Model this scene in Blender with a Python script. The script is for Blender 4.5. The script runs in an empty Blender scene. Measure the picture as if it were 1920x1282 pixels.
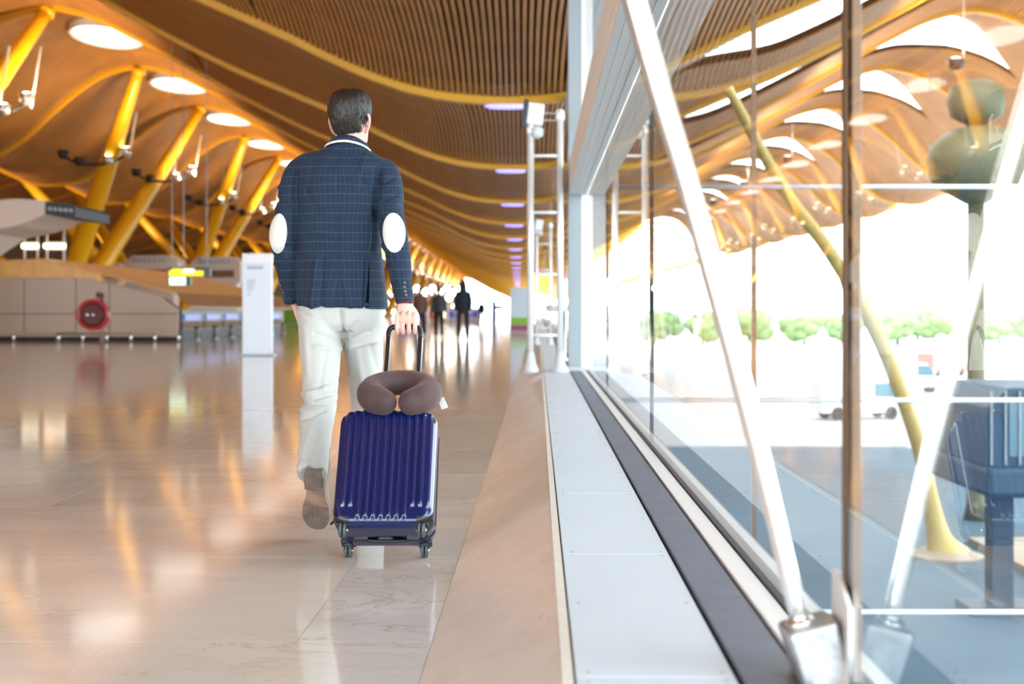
import bpy, bmesh, math, random
from mathutils import Vector, Matrix, noise
random.seed(7)
R = math.radians
scene = bpy.context.scene
C = scene.collection

# ---------------------------------------------------------------- camera
# image frame 1920 x 1282; the corridor's vanishing point lies at (1008, 585)
F, CX, CY, EYE = 2667.0, 1008.0, 585.0, 0.85
cam = bpy.data.cameras.new('camera')
cam.lens = 50.0
cam.sensor_width = 36.0
cam.shift_x = -(CX - 960.0) / 1920.0
cam.shift_y = -(641.0 - CY) / 1920.0
cam.clip_end = 2000
cam.dof.use_dof = True
cam.dof.focus_distance = 5.25
cam.dof.aperture_fstop = 3.1
camo = bpy.data.objects.new('camera', cam)
camo.location = (0, 0, EYE)
camo.rotation_euler = (R(90), 0, 0)
C.objects.link(camo)
scene.camera = camo

# ---------------------------------------------------------------- sky (bright overcast)
w = bpy.data.worlds.new('overcast_sky')
scene.world = w
w.use_nodes = True
bg = w.node_tree.nodes['Background']
bg.inputs[0].default_value = (0.83, 0.93, 1.0, 1)
bg.inputs[1].default_value = 8.5

# ---------------------------------------------------------------- colour management
vs = scene.view_settings
vs.view_transform = 'Standard'
vs.look = 'None'
vs.gamma = 1.0
vs.use_curve_mapping = False
vs.exposure = 0.16
scene.cycles.use_denoising = True
scene.cycles.adaptive_threshold = 0.02
scene.cycles.max_bounces = 8
scene.cycles.transparent_max_bounces = 24
scene.cycles.sample_clamp_indirect = 8.0
scene.cycles.caustics_reflective = False
scene.cycles.caustics_refractive = False

# ================================================================ helpers
def at(px, py, Y):
    return Vector(((px - CX) / F * Y, Y, EYE - (py - CY) / F * Y))

def tag(o, label=None, cat=None, group=None, kind=None):
    if label: o['label'] = label
    if cat: o['category'] = cat
    if group: o['group'] = group
    if kind: o['kind'] = kind
    return o

def empty(name, loc=(0, 0, 0), rz=0.0, parent=None):
    o = bpy.data.objects.new(name, None)
    C.objects.link(o)
    o.empty_display_size = 0.1
    o.location = loc
    o.rotation_euler = (0, 0, rz)
    if parent: o.parent = parent
    return o

def link(name, me, m=None, parent=None, smooth=False):
    o = bpy.data.objects.new(name, me)
    C.objects.link(o)
    if m is not None and not me.materials: me.materials.append(m)
    if parent is not None: o.parent = parent
    if smooth: me.polygons.foreach_set('use_smooth', [True] * len(me.polygons))
    return o

def obj(name, bm, m, parent=None, smooth=False):
    me = bpy.data.meshes.new(name)
    bmesh.ops.recalc_face_normals(bm, faces=bm.faces)
    bm.to_mesh(me); bm.free()
    return link(name, me, m, parent, smooth)

def B(): return bmesh.new()

def copy_tree(o, parent=None):
    c = o.copy(); C.objects.link(c)
    if parent is not None: c.parent = parent
    for ch in o.children: copy_tree(ch, c)
    return c

def box(bm, x0, x1, y0, y1, z0, z1, M=None):
    vs_ = [bm.verts.new((x, y, z)) for z in (z0, z1) for y in (y0, y1) for x in (x0, x1)]
    for f in ((0, 2, 3, 1), (4, 5, 7, 6), (0, 1, 5, 4), (2, 6, 7, 3), (0, 4, 6, 2), (1, 3, 7, 5)):
        bm.faces.new([vs_[i] for i in f])
    if M is not None: bmesh.ops.transform(bm, matrix=M, verts=vs_)
    return vs_

def bevel(bm, w_, seg=2):
    bmesh.ops.bevel(bm, geom=list(bm.edges), offset=w_, segments=seg, affect='EDGES', profile=0.6)
    return bm

def bbox(x0, x1, y0, y1, z0, z1, bev=0.0, seg=2):
    bm = B(); box(bm, x0, x1, y0, y1, z0, z1)
    if bev: bevel(bm, bev, seg)
    return bm

def frame_of(t, up=None):
    ref = Vector((1, 0, 0)) if up is None else Vector(up)
    if up is None and abs(t.dot(ref)) > 0.93: ref = Vector((0, 0, 1))
    s = (ref - t * t.dot(ref)).normalized()
    return s, t.cross(s).normalized()

def rings_to(bm, rings, cap0=True, cap1=True):
    V = [[bm.verts.new(p) for p in r] for r in rings]
    n = len(rings[0])
    for a, b in zip(V[:-1], V[1:]):
        for i in range(n):
            j = (i + 1) % n
            bm.faces.new((a[i], a[j], b[j], b[i]))
    if cap0: bm.faces.new(list(reversed(V[0])))
    if cap1: bm.faces.new(V[-1])
    return V

def catmull(P, m):
    """sample tuples P (equal spacing in parameter) with m steps per span"""
    out = []
    n = len(P)
    for i in range(n - 1):
        p0, p1, p2, p3 = P[max(i - 1, 0)], P[i], P[i + 1], P[min(i + 2, n - 1)]
        for k in range(m):
            t = k / m
            out.append(tuple(0.5 * ((2 * b) + (-a + c) * t + (2 * a - 5 * b + 4 * c - d) * t * t + (-a + 3 * b - 3 * c + d) * t ** 3)
                             for a, b, c, d in zip(p0, p1, p2, p3)))
    out.append(tuple(P[-1]))
    return out

def tube(bm, pts, n=12, m=4, cap=True, round_end=0, up=None):
    """pts: (x, y, z, ra, rb) with ra along the side axis; smooth swept tube"""
    P = [tuple(p) if len(p) == 5 else tuple(p) + (p[3],) for p in pts]
    S = catmull(P, m) if m > 1 else P
    rings = []
    for i, s in enumerate(S):
        a = Vector(S[max(i - 1, 0)][:3]); b = Vector(S[min(i + 1, len(S) - 1)][:3])
        t = (b - a).normalized()
        sx, sy = frame_of(t, up)
        c = Vector(s[:3])
        rings.append([c + sx * (s[3] * math.cos(2 * math.pi * k / n)) + sy * (s[4] * math.sin(2 * math.pi * k / n)) for k in range(n)])
    if round_end:
        for end in (0, -1):
            s = S[end]; o_ = S[1] if end == 0 else S[-2]
            t = (Vector(s[:3]) - Vector(o_[:3])).normalized()
            base = rings[end]; c = Vector(s[:3]); rr = min(s[3], s[4])
            ext = []
            for q in range(1, round_end + 1):
                a = math.pi / 2 * q / (round_end + 0.35)
                ext.append([c + (p - c) * math.cos(a) + t * rr * math.sin(a) for p in base])
            rings = (list(reversed(ext)) + rings) if end == 0 else rings + ext
    rings_to(bm, rings, cap, cap)
    return rings

def cyl(bm, p0, p1, r0, r1=None, n=12):
    r1 = r0 if r1 is None else r1
    p0, p1 = Vector(p0), Vector(p1)
    sx, sy = frame_of((p1 - p0).normalized())
    rings_to(bm, [[c + sx * (r * math.cos(2 * math.pi * k / n)) + sy * (r * math.sin(2 * math.pi * k / n)) for k in range(n)] for c, r in ((p0, r0), (p1, r1))])

def lathe(bm, prof, n=24, M=None):
    """prof: (radius, height) about z"""
    V = rings_to(bm, [[Vector((r * math.cos(2 * math.pi * k / n), r * math.sin(2 * math.pi * k / n), z)) for k in range(n)] for r, z in prof])
    if M is not None: bmesh.ops.transform(bm, matrix=M, verts=[v for r in V for v in r])

def prism(bm, pts2, axis, a0, a1):
    """extrude a 2D outline; axis 'y': pts are (x,z)"""
    mk = {'y': lambda p, a: (p[0], a, p[1]), 'x': lambda p, a: (a, p[0], p[1]), 'z': lambda p, a: (p[0], p[1], a)}[axis]
    A = [bm.verts.new(mk(p, a0)) for p in pts2]; Bv = [bm.verts.new(mk(p, a1)) for p in pts2]
    n = len(pts2)
    bm.faces.new(A); bm.faces.new(list(reversed(Bv)))
    for i in range(n):
        j = (i + 1) % n
        bm.faces.new((A[j], A[i], Bv[i], Bv[j]))

def fuse(bm, voxel, smooth=6, fac=0.5):
    """closed overlapping shells -> one continuous skin"""
    me = bpy.data.meshes.new('skin'); bmesh.ops.recalc_face_normals(bm, faces=bm.faces)
    bm.to_mesh(me); bm.free()
    o = bpy.data.objects.new('skin', me); C.objects.link(o)
    r = o.modifiers.new('r', 'REMESH'); r.mode = 'VOXEL'; r.voxel_size = voxel; r.use_smooth_shade = True
    if smooth:
        s = o.modifiers.new('s', 'SMOOTH'); s.iterations = smooth; s.factor = fac
    dg = bpy.context.evaluated_depsgraph_get(); dg.update()
    res = bpy.data.meshes.new_from_object(o.evaluated_get(dg))
    bpy.data.objects.remove(o); bpy.data.meshes.remove(me)
    res.materials.clear()
    return res

def displace(me, fn):
    nor = [v.normal.copy() for v in me.vertices]
    for v, n_ in zip(me.vertices, nor):
        v.co += n_ * fn(v.co, n_)

def seg_d(p, a, b):
    ab = b - a; t = max(0, min(1, (p - a).dot(ab) / ab.length_squared))
    return (p - (a + ab * t)).length

# ---------------------------------------------------------------- materials
def new_mat(name):
    m = bpy.data.materials.new(name); m.use_nodes = True
    nt = m.node_tree; p = nt.nodes['Principled BSDF']
    return m, nt, p

def nd(nt, kind, **kw):
    n_ = nt.nodes.new(kind)
    for k, v in kw.items():
        if k.startswith('i_'):
            key = k[2:]
            n_.inputs[int(key) if key.isdigit() else key].default_value = v
        else: setattr(n_, k, v)
    return n_

def mat(name, col, rough=0.5, metal=0.0, coat=0.0, emit=None, es=0.0, var=0.0, nscale=8.0, bump=0.0, bscale=60.0, spec=None, sheen=0.0, coatr=0.1):
    m, nt, p = new_mat(name)
    p.inputs['Base Color'].default_value = (*col, 1)
    p.inputs['Roughness'].default_value = rough
    p.inputs['Metallic'].default_value = metal
    p.inputs['Coat Weight'].default_value = coat
    p.inputs['Coat Roughness'].default_value = coatr
    p.inputs['Sheen Weight'].default_value = sheen
    if spec is not None: p.inputs['Specular IOR Level'].default_value = spec
    if emit:
        p.inputs['Emission Color'].default_value = (*emit, 1); p.inputs['Emission Strength'].default_value = es
    L = nt.links
    tc = nd(nt, 'ShaderNodeTexCoord')
    if var:
        n_ = nd(nt, 'ShaderNodeTexNoise'); n_.inputs['Scale'].default_value = nscale; n_.inputs['Detail'].default_value = 5
        L.new(tc.outputs['Object'], n_.inputs['Vector'])
        r = nd(nt, 'ShaderNodeValToRGB')
        r.color_ramp.elements[0].position = 0.3; r.color_ramp.elements[1].position = 0.7
        r.color_ramp.elements[0].color = (*[c * (1 - var) for c in col], 1)
        r.color_ramp.elements[1].color = (*[min(1, c * (1 + var)) for c in col], 1)
        L.new(n_.outputs['Fac'], r.inputs['Fac']); L.new(r.outputs['Color'], p.inputs['Base Color'])
    if bump:
        n2 = nd(nt, 'ShaderNodeTexNoise'); n2.inputs['Scale'].default_value = bscale; n2.inputs['Detail'].default_value = 4
        L.new(tc.outputs['Object'], n2.inputs['Vector'])
        b = nd(nt, 'ShaderNodeBump'); b.inputs['Strength'].default_value = bump; b.inputs['Distance'].default_value = 0.01
        L.new(n2.outputs['Fac'], b.inputs['Height']); L.new(b.outputs['Normal'], p.inputs['Normal'])
    return m

def marble(name, c0, c1, vein, rough, scale=1.0, stretch=(1, 1, 1), per_piece=0.06, vein_w=0.02):
    m, nt, p = new_mat(name); L = nt.links
    geo = nd(nt, 'ShaderNodeNewGeometry'); mp = nd(nt, 'ShaderNodeMapping')
    mp.inputs['Scale'].default_value = stretch
    oi = nd(nt, 'ShaderNodeObjectInfo')
    off = nd(nt, 'ShaderNodeVectorMath', operation='SCALE'); off.inputs[0].default_value = (37, 23, 11)
    L.new(oi.outputs['Random'], off.inputs['Scale'])
    add = nd(nt, 'ShaderNodeVectorMath', operation='ADD')
    L.new(geo.outputs['Position'], add.inputs[0]); L.new(off.outputs[0], add.inputs[1]); L.new(add.outputs[0], mp.inputs['Vector'])
    n1 = nd(nt, 'ShaderNodeTexNoise'); n1.inputs['Scale'].default_value = 2.2 * scale; n1.inputs['Detail'].default_value = 7; n1.inputs['Roughness'].default_value = 0.6; n1.inputs['Distortion'].default_value = 0.6
    L.new(mp.outputs[0], n1.inputs['Vector'])
    r1 = nd(nt, 'ShaderNodeValToRGB'); e = r1.color_ramp.elements
    e[0].position = 0.32; e[0].color = (*c0, 1); e[1].position = 0.68; e[1].color = (*c1, 1)
    L.new(n1.outputs['Fac'], r1.inputs['Fac'])
    n2 = nd(nt, 'ShaderNodeTexNoise'); n2.inputs['Scale'].default_value = 3.1 * scale; n2.inputs['Detail'].default_value = 9; n2.inputs['Roughness'].default_value = 0.62; n2.inputs['Distortion'].default_value = 1.6
    L.new(mp.outputs[0], n2.inputs['Vector'])
    r2 = nd(nt, 'ShaderNodeValToRGB'); e = r2.color_ramp.elements
    e[0].position = 0.5 - vein_w; e[0].color = (0, 0, 0, 1); e[1].position = 0.5; e[1].color = (1, 1, 1, 1)
    x = e.new(0.5 + vein_w); x.color = (0, 0, 0, 1)
    L.new(n2.outputs['Fac'], r2.inputs['Fac'])
    n3 = nd(nt, 'ShaderNodeTexNoise'); n3.inputs['Scale'].default_value = 1.3 * scale
    L.new(mp.outputs[0], n3.inputs['Vector'])
    mul = nd(nt, 'ShaderNodeMath', operation='MULTIPLY'); L.new(r2.outputs['Color'], mul.inputs[0])
    mr = nd(nt, 'ShaderNodeMapRange'); mr.inputs[1].default_value = 0.5; mr.inputs[2].default_value = 0.72; mr.inputs[3].default_value = 0.06; mr.inputs[4].default_value = 0.75
    L.new(n3.outputs['Fac'], mr.inputs[0]); L.new(mr.outputs[0], mul.inputs[1])
    mx = nd(nt, 'ShaderNodeMix', data_type='RGBA'); L.new(mul.outputs[0], mx.inputs[0]); L.new(r1.outputs['Color'], mx.inputs[6]); mx.inputs[7].default_value = (*vein, 1)
    hv = nd(nt, 'ShaderNodeHueSaturation')
    mr2 = nd(nt, 'ShaderNodeMapRange'); mr2.inputs[3].default_value = 1 - per_piece; mr2.inputs[4].default_value = 1 + per_piece
    L.new(oi.outputs['Random'], mr2.inputs[0]); L.new(mr2.outputs[0], hv.inputs['Value']); L.new(mx.outputs[2], hv.inputs['Color'])
    L.new(hv.outputs[0], p.inputs['Base Color'])
    p.inputs['Roughness'].default_value = rough; p.inputs['IOR'].default_value = 1.5
    return m

M = {}
M['floor'] = marble('polished_marble', (0.675, 0.62, 0.57), (0.775, 0.725, 0.675), (0.40, 0.27, 0.17), 0.08, 1.0, (0.7, 1.35, 1), 0.05)
M['kerb'] = marble('pink_marble', (0.79, 0.69, 0.61), (0.88, 0.80, 0.73), (0.42, 0.24, 0.14), 0.30, 2.6, (1, 0.8, 1), 0.04, 0.012)
M['lip'] = mat('cream_stone', (0.84, 0.78, 0.70), 0.3, var=0.06, nscale=20)
M['joint'] = mat('dark_joint', (0.02, 0.02, 0.025), 0.8)
M['panel'] = mat('pale_anodised_panel', (0.67, 0.755, 0.85), 0.38, 0.0, var=0.02, nscale=3)
M['slate'] = mat('dark_slate', (0.125, 0.15, 0.21), 0.42, var=0.12, nscale=10, bump=0.05)
M['white'] = mat('white_paint', (0.80, 0.81, 0.82), 0.32)
M['whitemetal'] = mat('white_satin_metal', (0.82, 0.82, 0.82), 0.22, 0.25)
M['grey'] = mat('grey_paint', (0.33, 0.37, 0.40), 0.4)
M['lightgrey'] = mat('light_grey_paint', (0.55, 0.57, 0.58), 0.45)
M['beam'] = mat('beige_aluminium', (0.88, 0.85, 0.81), 0.4)
M['steel'] = mat('brushed_steel', (0.72, 0.70, 0.68), 0.26, 0.9)
M['cast'] = mat('cast_steel', (0.55, 0.56, 0.56), 0.42, 0.75, var=0.18, nscale=28, bump=0.12, bscale=90)
M['rodsteel'] = mat('satin_steel_rod', (0.86, 0.85, 0.83), 0.24, 0.8)
M['chrome'] = mat('polished_edge', (0.85, 0.86, 0.88), 0.12, 1.0)
M['bronze'] = mat('bronze_mullion', (0.16, 0.095, 0.055), 0.28, 0.55)
M['black'] = mat('black_plastic', (0.014, 0.015, 0.018), 0.35)
M['rubber'] = mat('dark_rubber', (0.03, 0.034, 0.04), 0.6)
M['tyre'] = mat('grey_wheel', (0.07, 0.09, 0.11), 0.45)
M['slat'] = mat('bamboo_slat', (0.52, 0.232, 0.062), 0.45, var=0.12, nscale=0.9)
M['roofback'] = mat('brown_roof_felt', (0.10, 0.045, 0.016), 0.9, var=0.2, nscale=0.5)
M['yellow'] = mat('yellow_paint', (0.86, 0.46, 0.008), 0.3)
M['yellowrib'] = mat('yellow_rib_paint', (0.80, 0.41, 0.008), 0.4)
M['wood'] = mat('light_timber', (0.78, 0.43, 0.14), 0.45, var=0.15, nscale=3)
M['beige'] = mat('beige_panel', (0.48, 0.35, 0.27), 0.45)
M['palebeige'] = mat('pale_beige_panel', (0.62, 0.52, 0.45), 0.5)
M['brownwall'] = mat('brown_wall', (0.18, 0.095, 0.045), 0.7)
M['redpaint'] = mat('red_paint', (0.42, 0.02, 0.02), 0.3)
M['hose'] = mat('dark_red_hose', (0.10, 0.008, 0.01), 0.5)
M['green'] = mat('green_wall_panel', (0.17, 0.40, 0.03), 0.5)
M['stand'] = mat('pale_blue_white_board', (0.74, 0.80, 0.88), 0.4)
M['print'] = mat('faint_grey_print', (0.42, 0.47, 0.55), 0.5)
M['lampwhite'] = mat('lit_lamp', (1, 0.97, 0.9), 0.4, emit=(1.0, 0.92, 0.78), es=14)
M['lampwarm'] = mat('warm_lit_lamp', (1, 0.9, 0.7), 0.4, emit=(1.0, 0.86, 0.6), es=4)
M['skylight'] = mat('skylight_glass', (0.9, 0.95, 1), 0.4, emit=(0.93, 0.97, 1.0), es=1.15)
M['violet'] = mat('violet_glow_oval', (0.5, 0.5, 1), 0.4, emit=(0.30, 0.27, 1.0), es=1.7)  # glow standing in for violet light caught on the ribs
M['bluelamp'] = mat('blue_lit_strip', (0.02, 0.03, 0.16), 0.4, emit=(0.08, 0.11, 0.9), es=0.28)
M['signyellow'] = mat('lit_yellow_sign', (0.8, 0.6, 0), 0.4, emit=(1.0, 0.78, 0.01), es=0.75)
M['signwhite'] = mat('lit_white_sign', (0.8, 0.8, 0.7), 0.4, emit=(1.0, 0.97, 0.75), es=0.9)
M['signgreen'] = mat('lit_green_sign', (0.6, 1, 0.8), 0.4, emit=(0.62, 1.0, 0.82), es=1.4)
M['skin'] = mat('skin', (0.72, 0.42, 0.345), 0.48, var=0.07, nscale=30, bump=0.04, bscale=120)
M['skin'].node_tree.nodes['Principled BSDF'].inputs['Subsurface Weight'].default_value = 0.12
M['skin'].node_tree.nodes['Principled BSDF'].inputs['Subsurface Radius'].default_value = (0.012, 0.005, 0.003)
M['nail'] = mat('finger_nail', (0.70, 0.42, 0.36), 0.3)
M['eye'] = mat('eye_white', (0.8, 0.8, 0.78), 0.2)
M['iris'] = mat('brown_iris', (0.06, 0.03, 0.02), 0.2)
M['lipm'] = mat('lips', (0.50, 0.20, 0.17), 0.5)
M['trousers'] = mat('light_stone_chino', (0.475, 0.475, 0.45), 0.85, var=0.04, nscale=12, bump=0.12, bscale=420, sheen=0.15)
M['patch'] = mat('cream_elbow_patch', (0.70, 0.69, 0.64), 0.8, bump=0.08, bscale=300)
M['piping'] = mat('white_felt', (0.82, 0.81, 0.77), 0.8)
M['burgundy'] = mat('burgundy_shirt', (0.065, 0.012, 0.03), 0.8)
M['button'] = mat('horn_button', (0.10, 0.085, 0.08), 0.25)
M['suede'] = mat('taupe_suede', (0.30, 0.235, 0.175), 0.85, var=0.12, nscale=30)
M['sole'] = mat('worn_leather_sole', (0.30, 0.20, 0.145), 0.6, var=0.35, nscale=22)
M['soledark'] = mat('worn_grey_rubber_sole', (0.185, 0.145, 0.125), 0.55, var=0.3, nscale=26)
M['navyshell'] = mat('navy_polycarbonate', (0.0016, 0.0085, 0.075), 0.2, coat=0.55, coatr=0.05, spec=0.45)
M['plush'] = mat('brown_plush', (0.062, 0.032, 0.031), 0.8, var=0.2, nscale=16, sheen=0.3, bump=0.12, bscale=260)
M['plush'].node_tree.nodes['Principled BSDF'].inputs['Sheen Tint'].default_value = (0.55, 0.4, 0.38, 1)
M['apron'] = mat('apron_concrete', (0.50, 0.505, 0.50), 0.85, var=0.12, nscale=0.06)
M['asphaltshade'] = mat('shade_blue_asphalt', (0.03, 0.085, 0.125), 0.8, var=0.25, nscale=0.3)  # asphalt colour darkened and blued for the shade beside the building
M['leaf'] = mat('tree_leaves', (0.22, 0.30, 0.12), 0.9, var=0.3, nscale=0.6)
M['bark'] = mat('tree_bark', (0.12, 0.09, 0.06), 0.9)
M['bridge'] = mat('blue_painted_steel', (0.012, 0.055, 0.10), 0.5)
M['bridgeglass'] = mat('blue_window_glass', (0.05, 0.16, 0.22), 0.1, coat=0.5)
M['olive'] = mat('olive_grey_cladding', (0.12, 0.115, 0.055), 0.6)
M['tan'] = mat('tan_deck', (0.36, 0.29, 0.22), 0.8)
M['charc'] = mat('dark_grey_panel', (0.10, 0.10, 0.12), 0.5)
M['brass'] = mat('dull_brass', (0.42, 0.33, 0.24), 0.35, 0.8)
M['dullyellow'] = mat('reflection_washed_yellow', (0.52, 0.40, 0.13), 0.6)  # yellow paled in colour for the wash of reflections on the glass
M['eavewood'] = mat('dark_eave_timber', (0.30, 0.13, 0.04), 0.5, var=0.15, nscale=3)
M['duck'] = mat('poster_sky', (0.50, 0.58, 0.66), 0.4)

def hairmat():
    m, nt, p = new_mat('dark_brown_hair'); L = nt.links
    tc = nd(nt, 'ShaderNodeTexCoord'); mp = nd(nt, 'ShaderNodeMapping'); mp.inputs['Scale'].default_value = (160, 160, 22)
    L.new(tc.outputs['Object'], mp.inputs['Vector'])
    n_ = nd(nt, 'ShaderNodeTexNoise'); n_.inputs['Scale'].default_value = 1.0; n_.inputs['Detail'].default_value = 4
    L.new(mp.outputs[0], n_.inputs['Vector'])
    r = nd(nt, 'ShaderNodeValToRGB'); e = r.color_ramp.elements
    e[0].position = 0.3; e[0].color = (0.012, 0.008, 0.006, 1); e[1].position = 0.72; e[1].color = (0.050, 0.034, 0.027, 1)
    L.new(n_.outputs['Fac'], r.inputs['Fac']); L.new(r.outputs['Color'], p.inputs['Base Color'])
    b = nd(nt, 'ShaderNodeBump'); b.inputs['Strength'].default_value = 0.5; b.inputs['Distance'].default_value = 0.004
    L.new(n_.outputs['Fac'], b.inputs['Height']); L.new(b.outputs['Normal'], p.inputs['Normal'])
    p.inputs['Roughness'].default_value = 0.42
    return m
M['hair'] = hairmat()

def checkmat():
    """navy cloth woven with a pale blue and dull red windowpane check; uses the 'cloth' uv map in metres"""
    m, nt, p = new_mat('navy_check_cloth'); L = nt.links
    uv = nd(nt, 'ShaderNodeUVMap', uv_map='cloth'); sp = nd(nt, 'ShaderNodeSeparateXYZ'); L.new(uv.outputs[0], sp.inputs[0])
    def line(src, period, off, wd):
        a = nd(nt, 'ShaderNodeMath', operation='ADD'); a.inputs[1].default_value = off + 50 * period; L.new(src, a.inputs[0])
        d = nd(nt, 'ShaderNodeMath', operation='PINGPONG'); d.inputs[1].default_value = period / 2; L.new(a.outputs[0], d.inputs[0])
        s = nd(nt, 'ShaderNodeMapRange', interpolation_type='SMOOTHSTEP'); s.inputs[1].default_value = wd * 0.35; s.inputs[2].default_value = wd; s.inputs[3].default_value = 1; s.inputs[4].default_value = 0
        L.new(d.outputs[0], s.inputs[0]); return s.outputs[0]
    hz = line(sp.outputs[1], 0.0365, 0.004, 0.0018); vt = line(sp.outputs[0], 0.0400, 0.010, 0.0017); vr = line(sp.outputs[0], 0.0400, 0.030, 0.0016)
    base = nd(nt, 'ShaderNodeTexNoise'); base.inputs['Scale'].default_value = 9; tc = nd(nt, 'ShaderNodeTexCoord'); L.new(tc.outputs['Object'], base.inputs['Vector'])
    rb = nd(nt, 'ShaderNodeValToRGB'); e = rb.color_ramp.elements
    e[0].color = (0.0036, 0.0125, 0.031, 1); e[1].color = (0.006, 0.0205, 0.049, 1); L.new(base.outputs['Fac'], rb.inputs['Fac'])
    def over(c, fac, col, k):
        mu = nd(nt, 'ShaderNodeMath', operation='MULTIPLY'); mu.inputs[1].default_value = k; L.new(fac, mu.inputs[0])
        mx = nd(nt, 'ShaderNodeMix', data_type='RGBA'); L.new(mu.outputs[0], mx.inputs[0]); L.new(c, mx.inputs[6]); mx.inputs[7].default_value = (*col, 1); return mx.outputs[2]
    c = over(rb.outputs['Color'], vr, (0.065, 0.042, 0.055), 0.4)
    c = over(c, vt, (0.04, 0.075, 0.135), 0.34)
    c = over(c, hz, (0.055, 0.095, 0.160), 0.52)
    L.new(c, p.inputs['Base Color']); p.inputs['Roughness'].default_value = 0.88; p.inputs['Sheen Weight'].default_value = 0.03
    wv = nd(nt, 'ShaderNodeTexNoise'); wv.inputs['Scale'].default_value = 500; L.new(tc.outputs['Object'], wv.inputs['Vector'])
    b = nd(nt, 'ShaderNodeBump'); b.inputs['Strength'].default_value = 0.15; b.inputs['Distance'].default_value = 0.003; L.new(wv.outputs['Fac'], b.inputs['Height']); L.new(b.outputs['Normal'], p.inputs['Normal'])
    return m
M['check'] = checkmat()

def glassmat(name='clear_glass', tint=(0.93, 0.97, 0.97), ior=1.95):
    m = bpy.data.materials.new(name); m.use_nodes = True; nt = m.node_tree; nt.nodes.clear(); L = nt.links
    o = nd(nt, 'ShaderNodeOutputMaterial'); mx = nd(nt, 'ShaderNodeMixShader')
    fr = nd(nt, 'ShaderNodeFresnel'); fr.inputs['IOR'].default_value = ior
    t = nd(nt, 'ShaderNodeBsdfTransparent'); t.inputs[0].default_value = (*tint, 1)
    g = nd(nt, 'ShaderNodeBsdfGlossy'); g.inputs['Roughness'].default_value = 0.0; g.inputs[0].default_value = (1, 1, 1, 1)
    L.new(fr.outputs[0], mx.inputs[0]); L.new(t.outputs[0], mx.inputs[1]); L.new(g.outputs[0], mx.inputs[2]); L.new(mx.outputs[0], o.inputs['Surface'])
    return m
M['glass'] = glassmat()

# ================================================================ the place
GX = 0.558            # plane of the glass facade
SILL = 0.183          # height of the sill
BAY = 4.51            # glass pane width
MUL = [2.58 + BAY * k for k in range(-3, 104)]   # mullion positions along the facade
HALL_END = 478.0

# ---- floor: a bed with polished slabs laid in staggered rows
bm = B(); box(bm, -54, 0.0, -24, HALL_END + 1, -0.30, -0.004)
floor = tag(obj('floor', bm, M['floor']), kind='structure')
TW, TD = 1.36, 1.262
me_tile = None
rowy = 3.67 - TD * 2
n_tiles = 0
ri = 0
while rowy < 36 and n_tiles < 290:
    x_right = -0.272
    off = [0.69, 0.83, 0.35, 1.1, 0.52, 0.95][ri % 6]
    x1 = x_right
    xlo = (0 - CX) / F * (rowy + TD) - 0.6
    first = True
    while x1 > xlo and n_tiles < 290:
        wd = off if first else TW
        first = False
        t = bbox(-wd + 0.0012, -0.0012, 0.0012, TD - 0.0012, -0.004, 0)
        if wd == TW:
            if me_tile is None:
                o = obj('floor_slab', t, M['floor'], floor); me_tile = o.data
            else:
                t.free(); o = link('floor_slab', me_tile, None, floor)
        else:
            o = obj('floor_slab', t, M['floor'], floor)
        o.location = (x1, rowy, 0)
        n_tiles += 1
        x1 -= wd
    rowy += TD; ri += 1
far_y = rowy
bm = B(); box(bm, -54, -0.272, far_y, HALL_END + 1, -0.004, 0)
obj('far_paving', bm, M['floor'], floor)

# ---- sloped marble skirting along the glazing
SLX0, SLX1, SLZ = -0.272, 0.041, 0.178
bm = B(); prism(bm, [(SLX0 + 0.004, -0.02), (0.06, -0.02), (0.06, SLZ - 0.03), (SLX1 - 0.004, SLZ - 0.012)], 'y', -12, HALL_END)
kerb = tag(obj('baseboard_right', bm, M['joint']), kind='structure')
KP = 1.49
y = 3.81 - KP * 4
me_k = me_l = None
while y < 62:
    if me_k is None:
        b_ = B(); prism(b_, [(SLX0, 0.0), (SLX1, SLZ), (SLX1, SLZ - 0.02), (SLX0 + 0.012, -0.0)], 'y', 0.0012, KP - 0.0012)
        o = obj('marble_slab', b_, M['kerb'], kerb); me_k = o.data
        b_ = B(); prism(b_, [(SLX1, SLZ), (SLX1 + 0.004, SLZ + 0.005), (0.0655, SLZ + 0.005), (0.0655, SLZ - 0.03), (SLX1, SLZ - 0.03)], 'y', 0.0008, KP - 0.0008)
        l_ = obj('edge_strip', b_, M['lip'], kerb); me_l = l_.data
    else:
        o = link('marble_slab', me_k, None, kerb); l_ = link('edge_strip', me_l, None, kerb)
    o.location = l_.location = (0, y, 0)
    y += KP
b_ = B(); prism(b_, [(SLX0, 0.0), (SLX1, SLZ), (0.0655, SLZ + 0.005), (0.0655, SLZ - 0.03), (SLX0 + 0.012, -0.0)], 'y', y, HALL_END)
obj('far_marble_slope', b_, M['kerb'], kerb)

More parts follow.
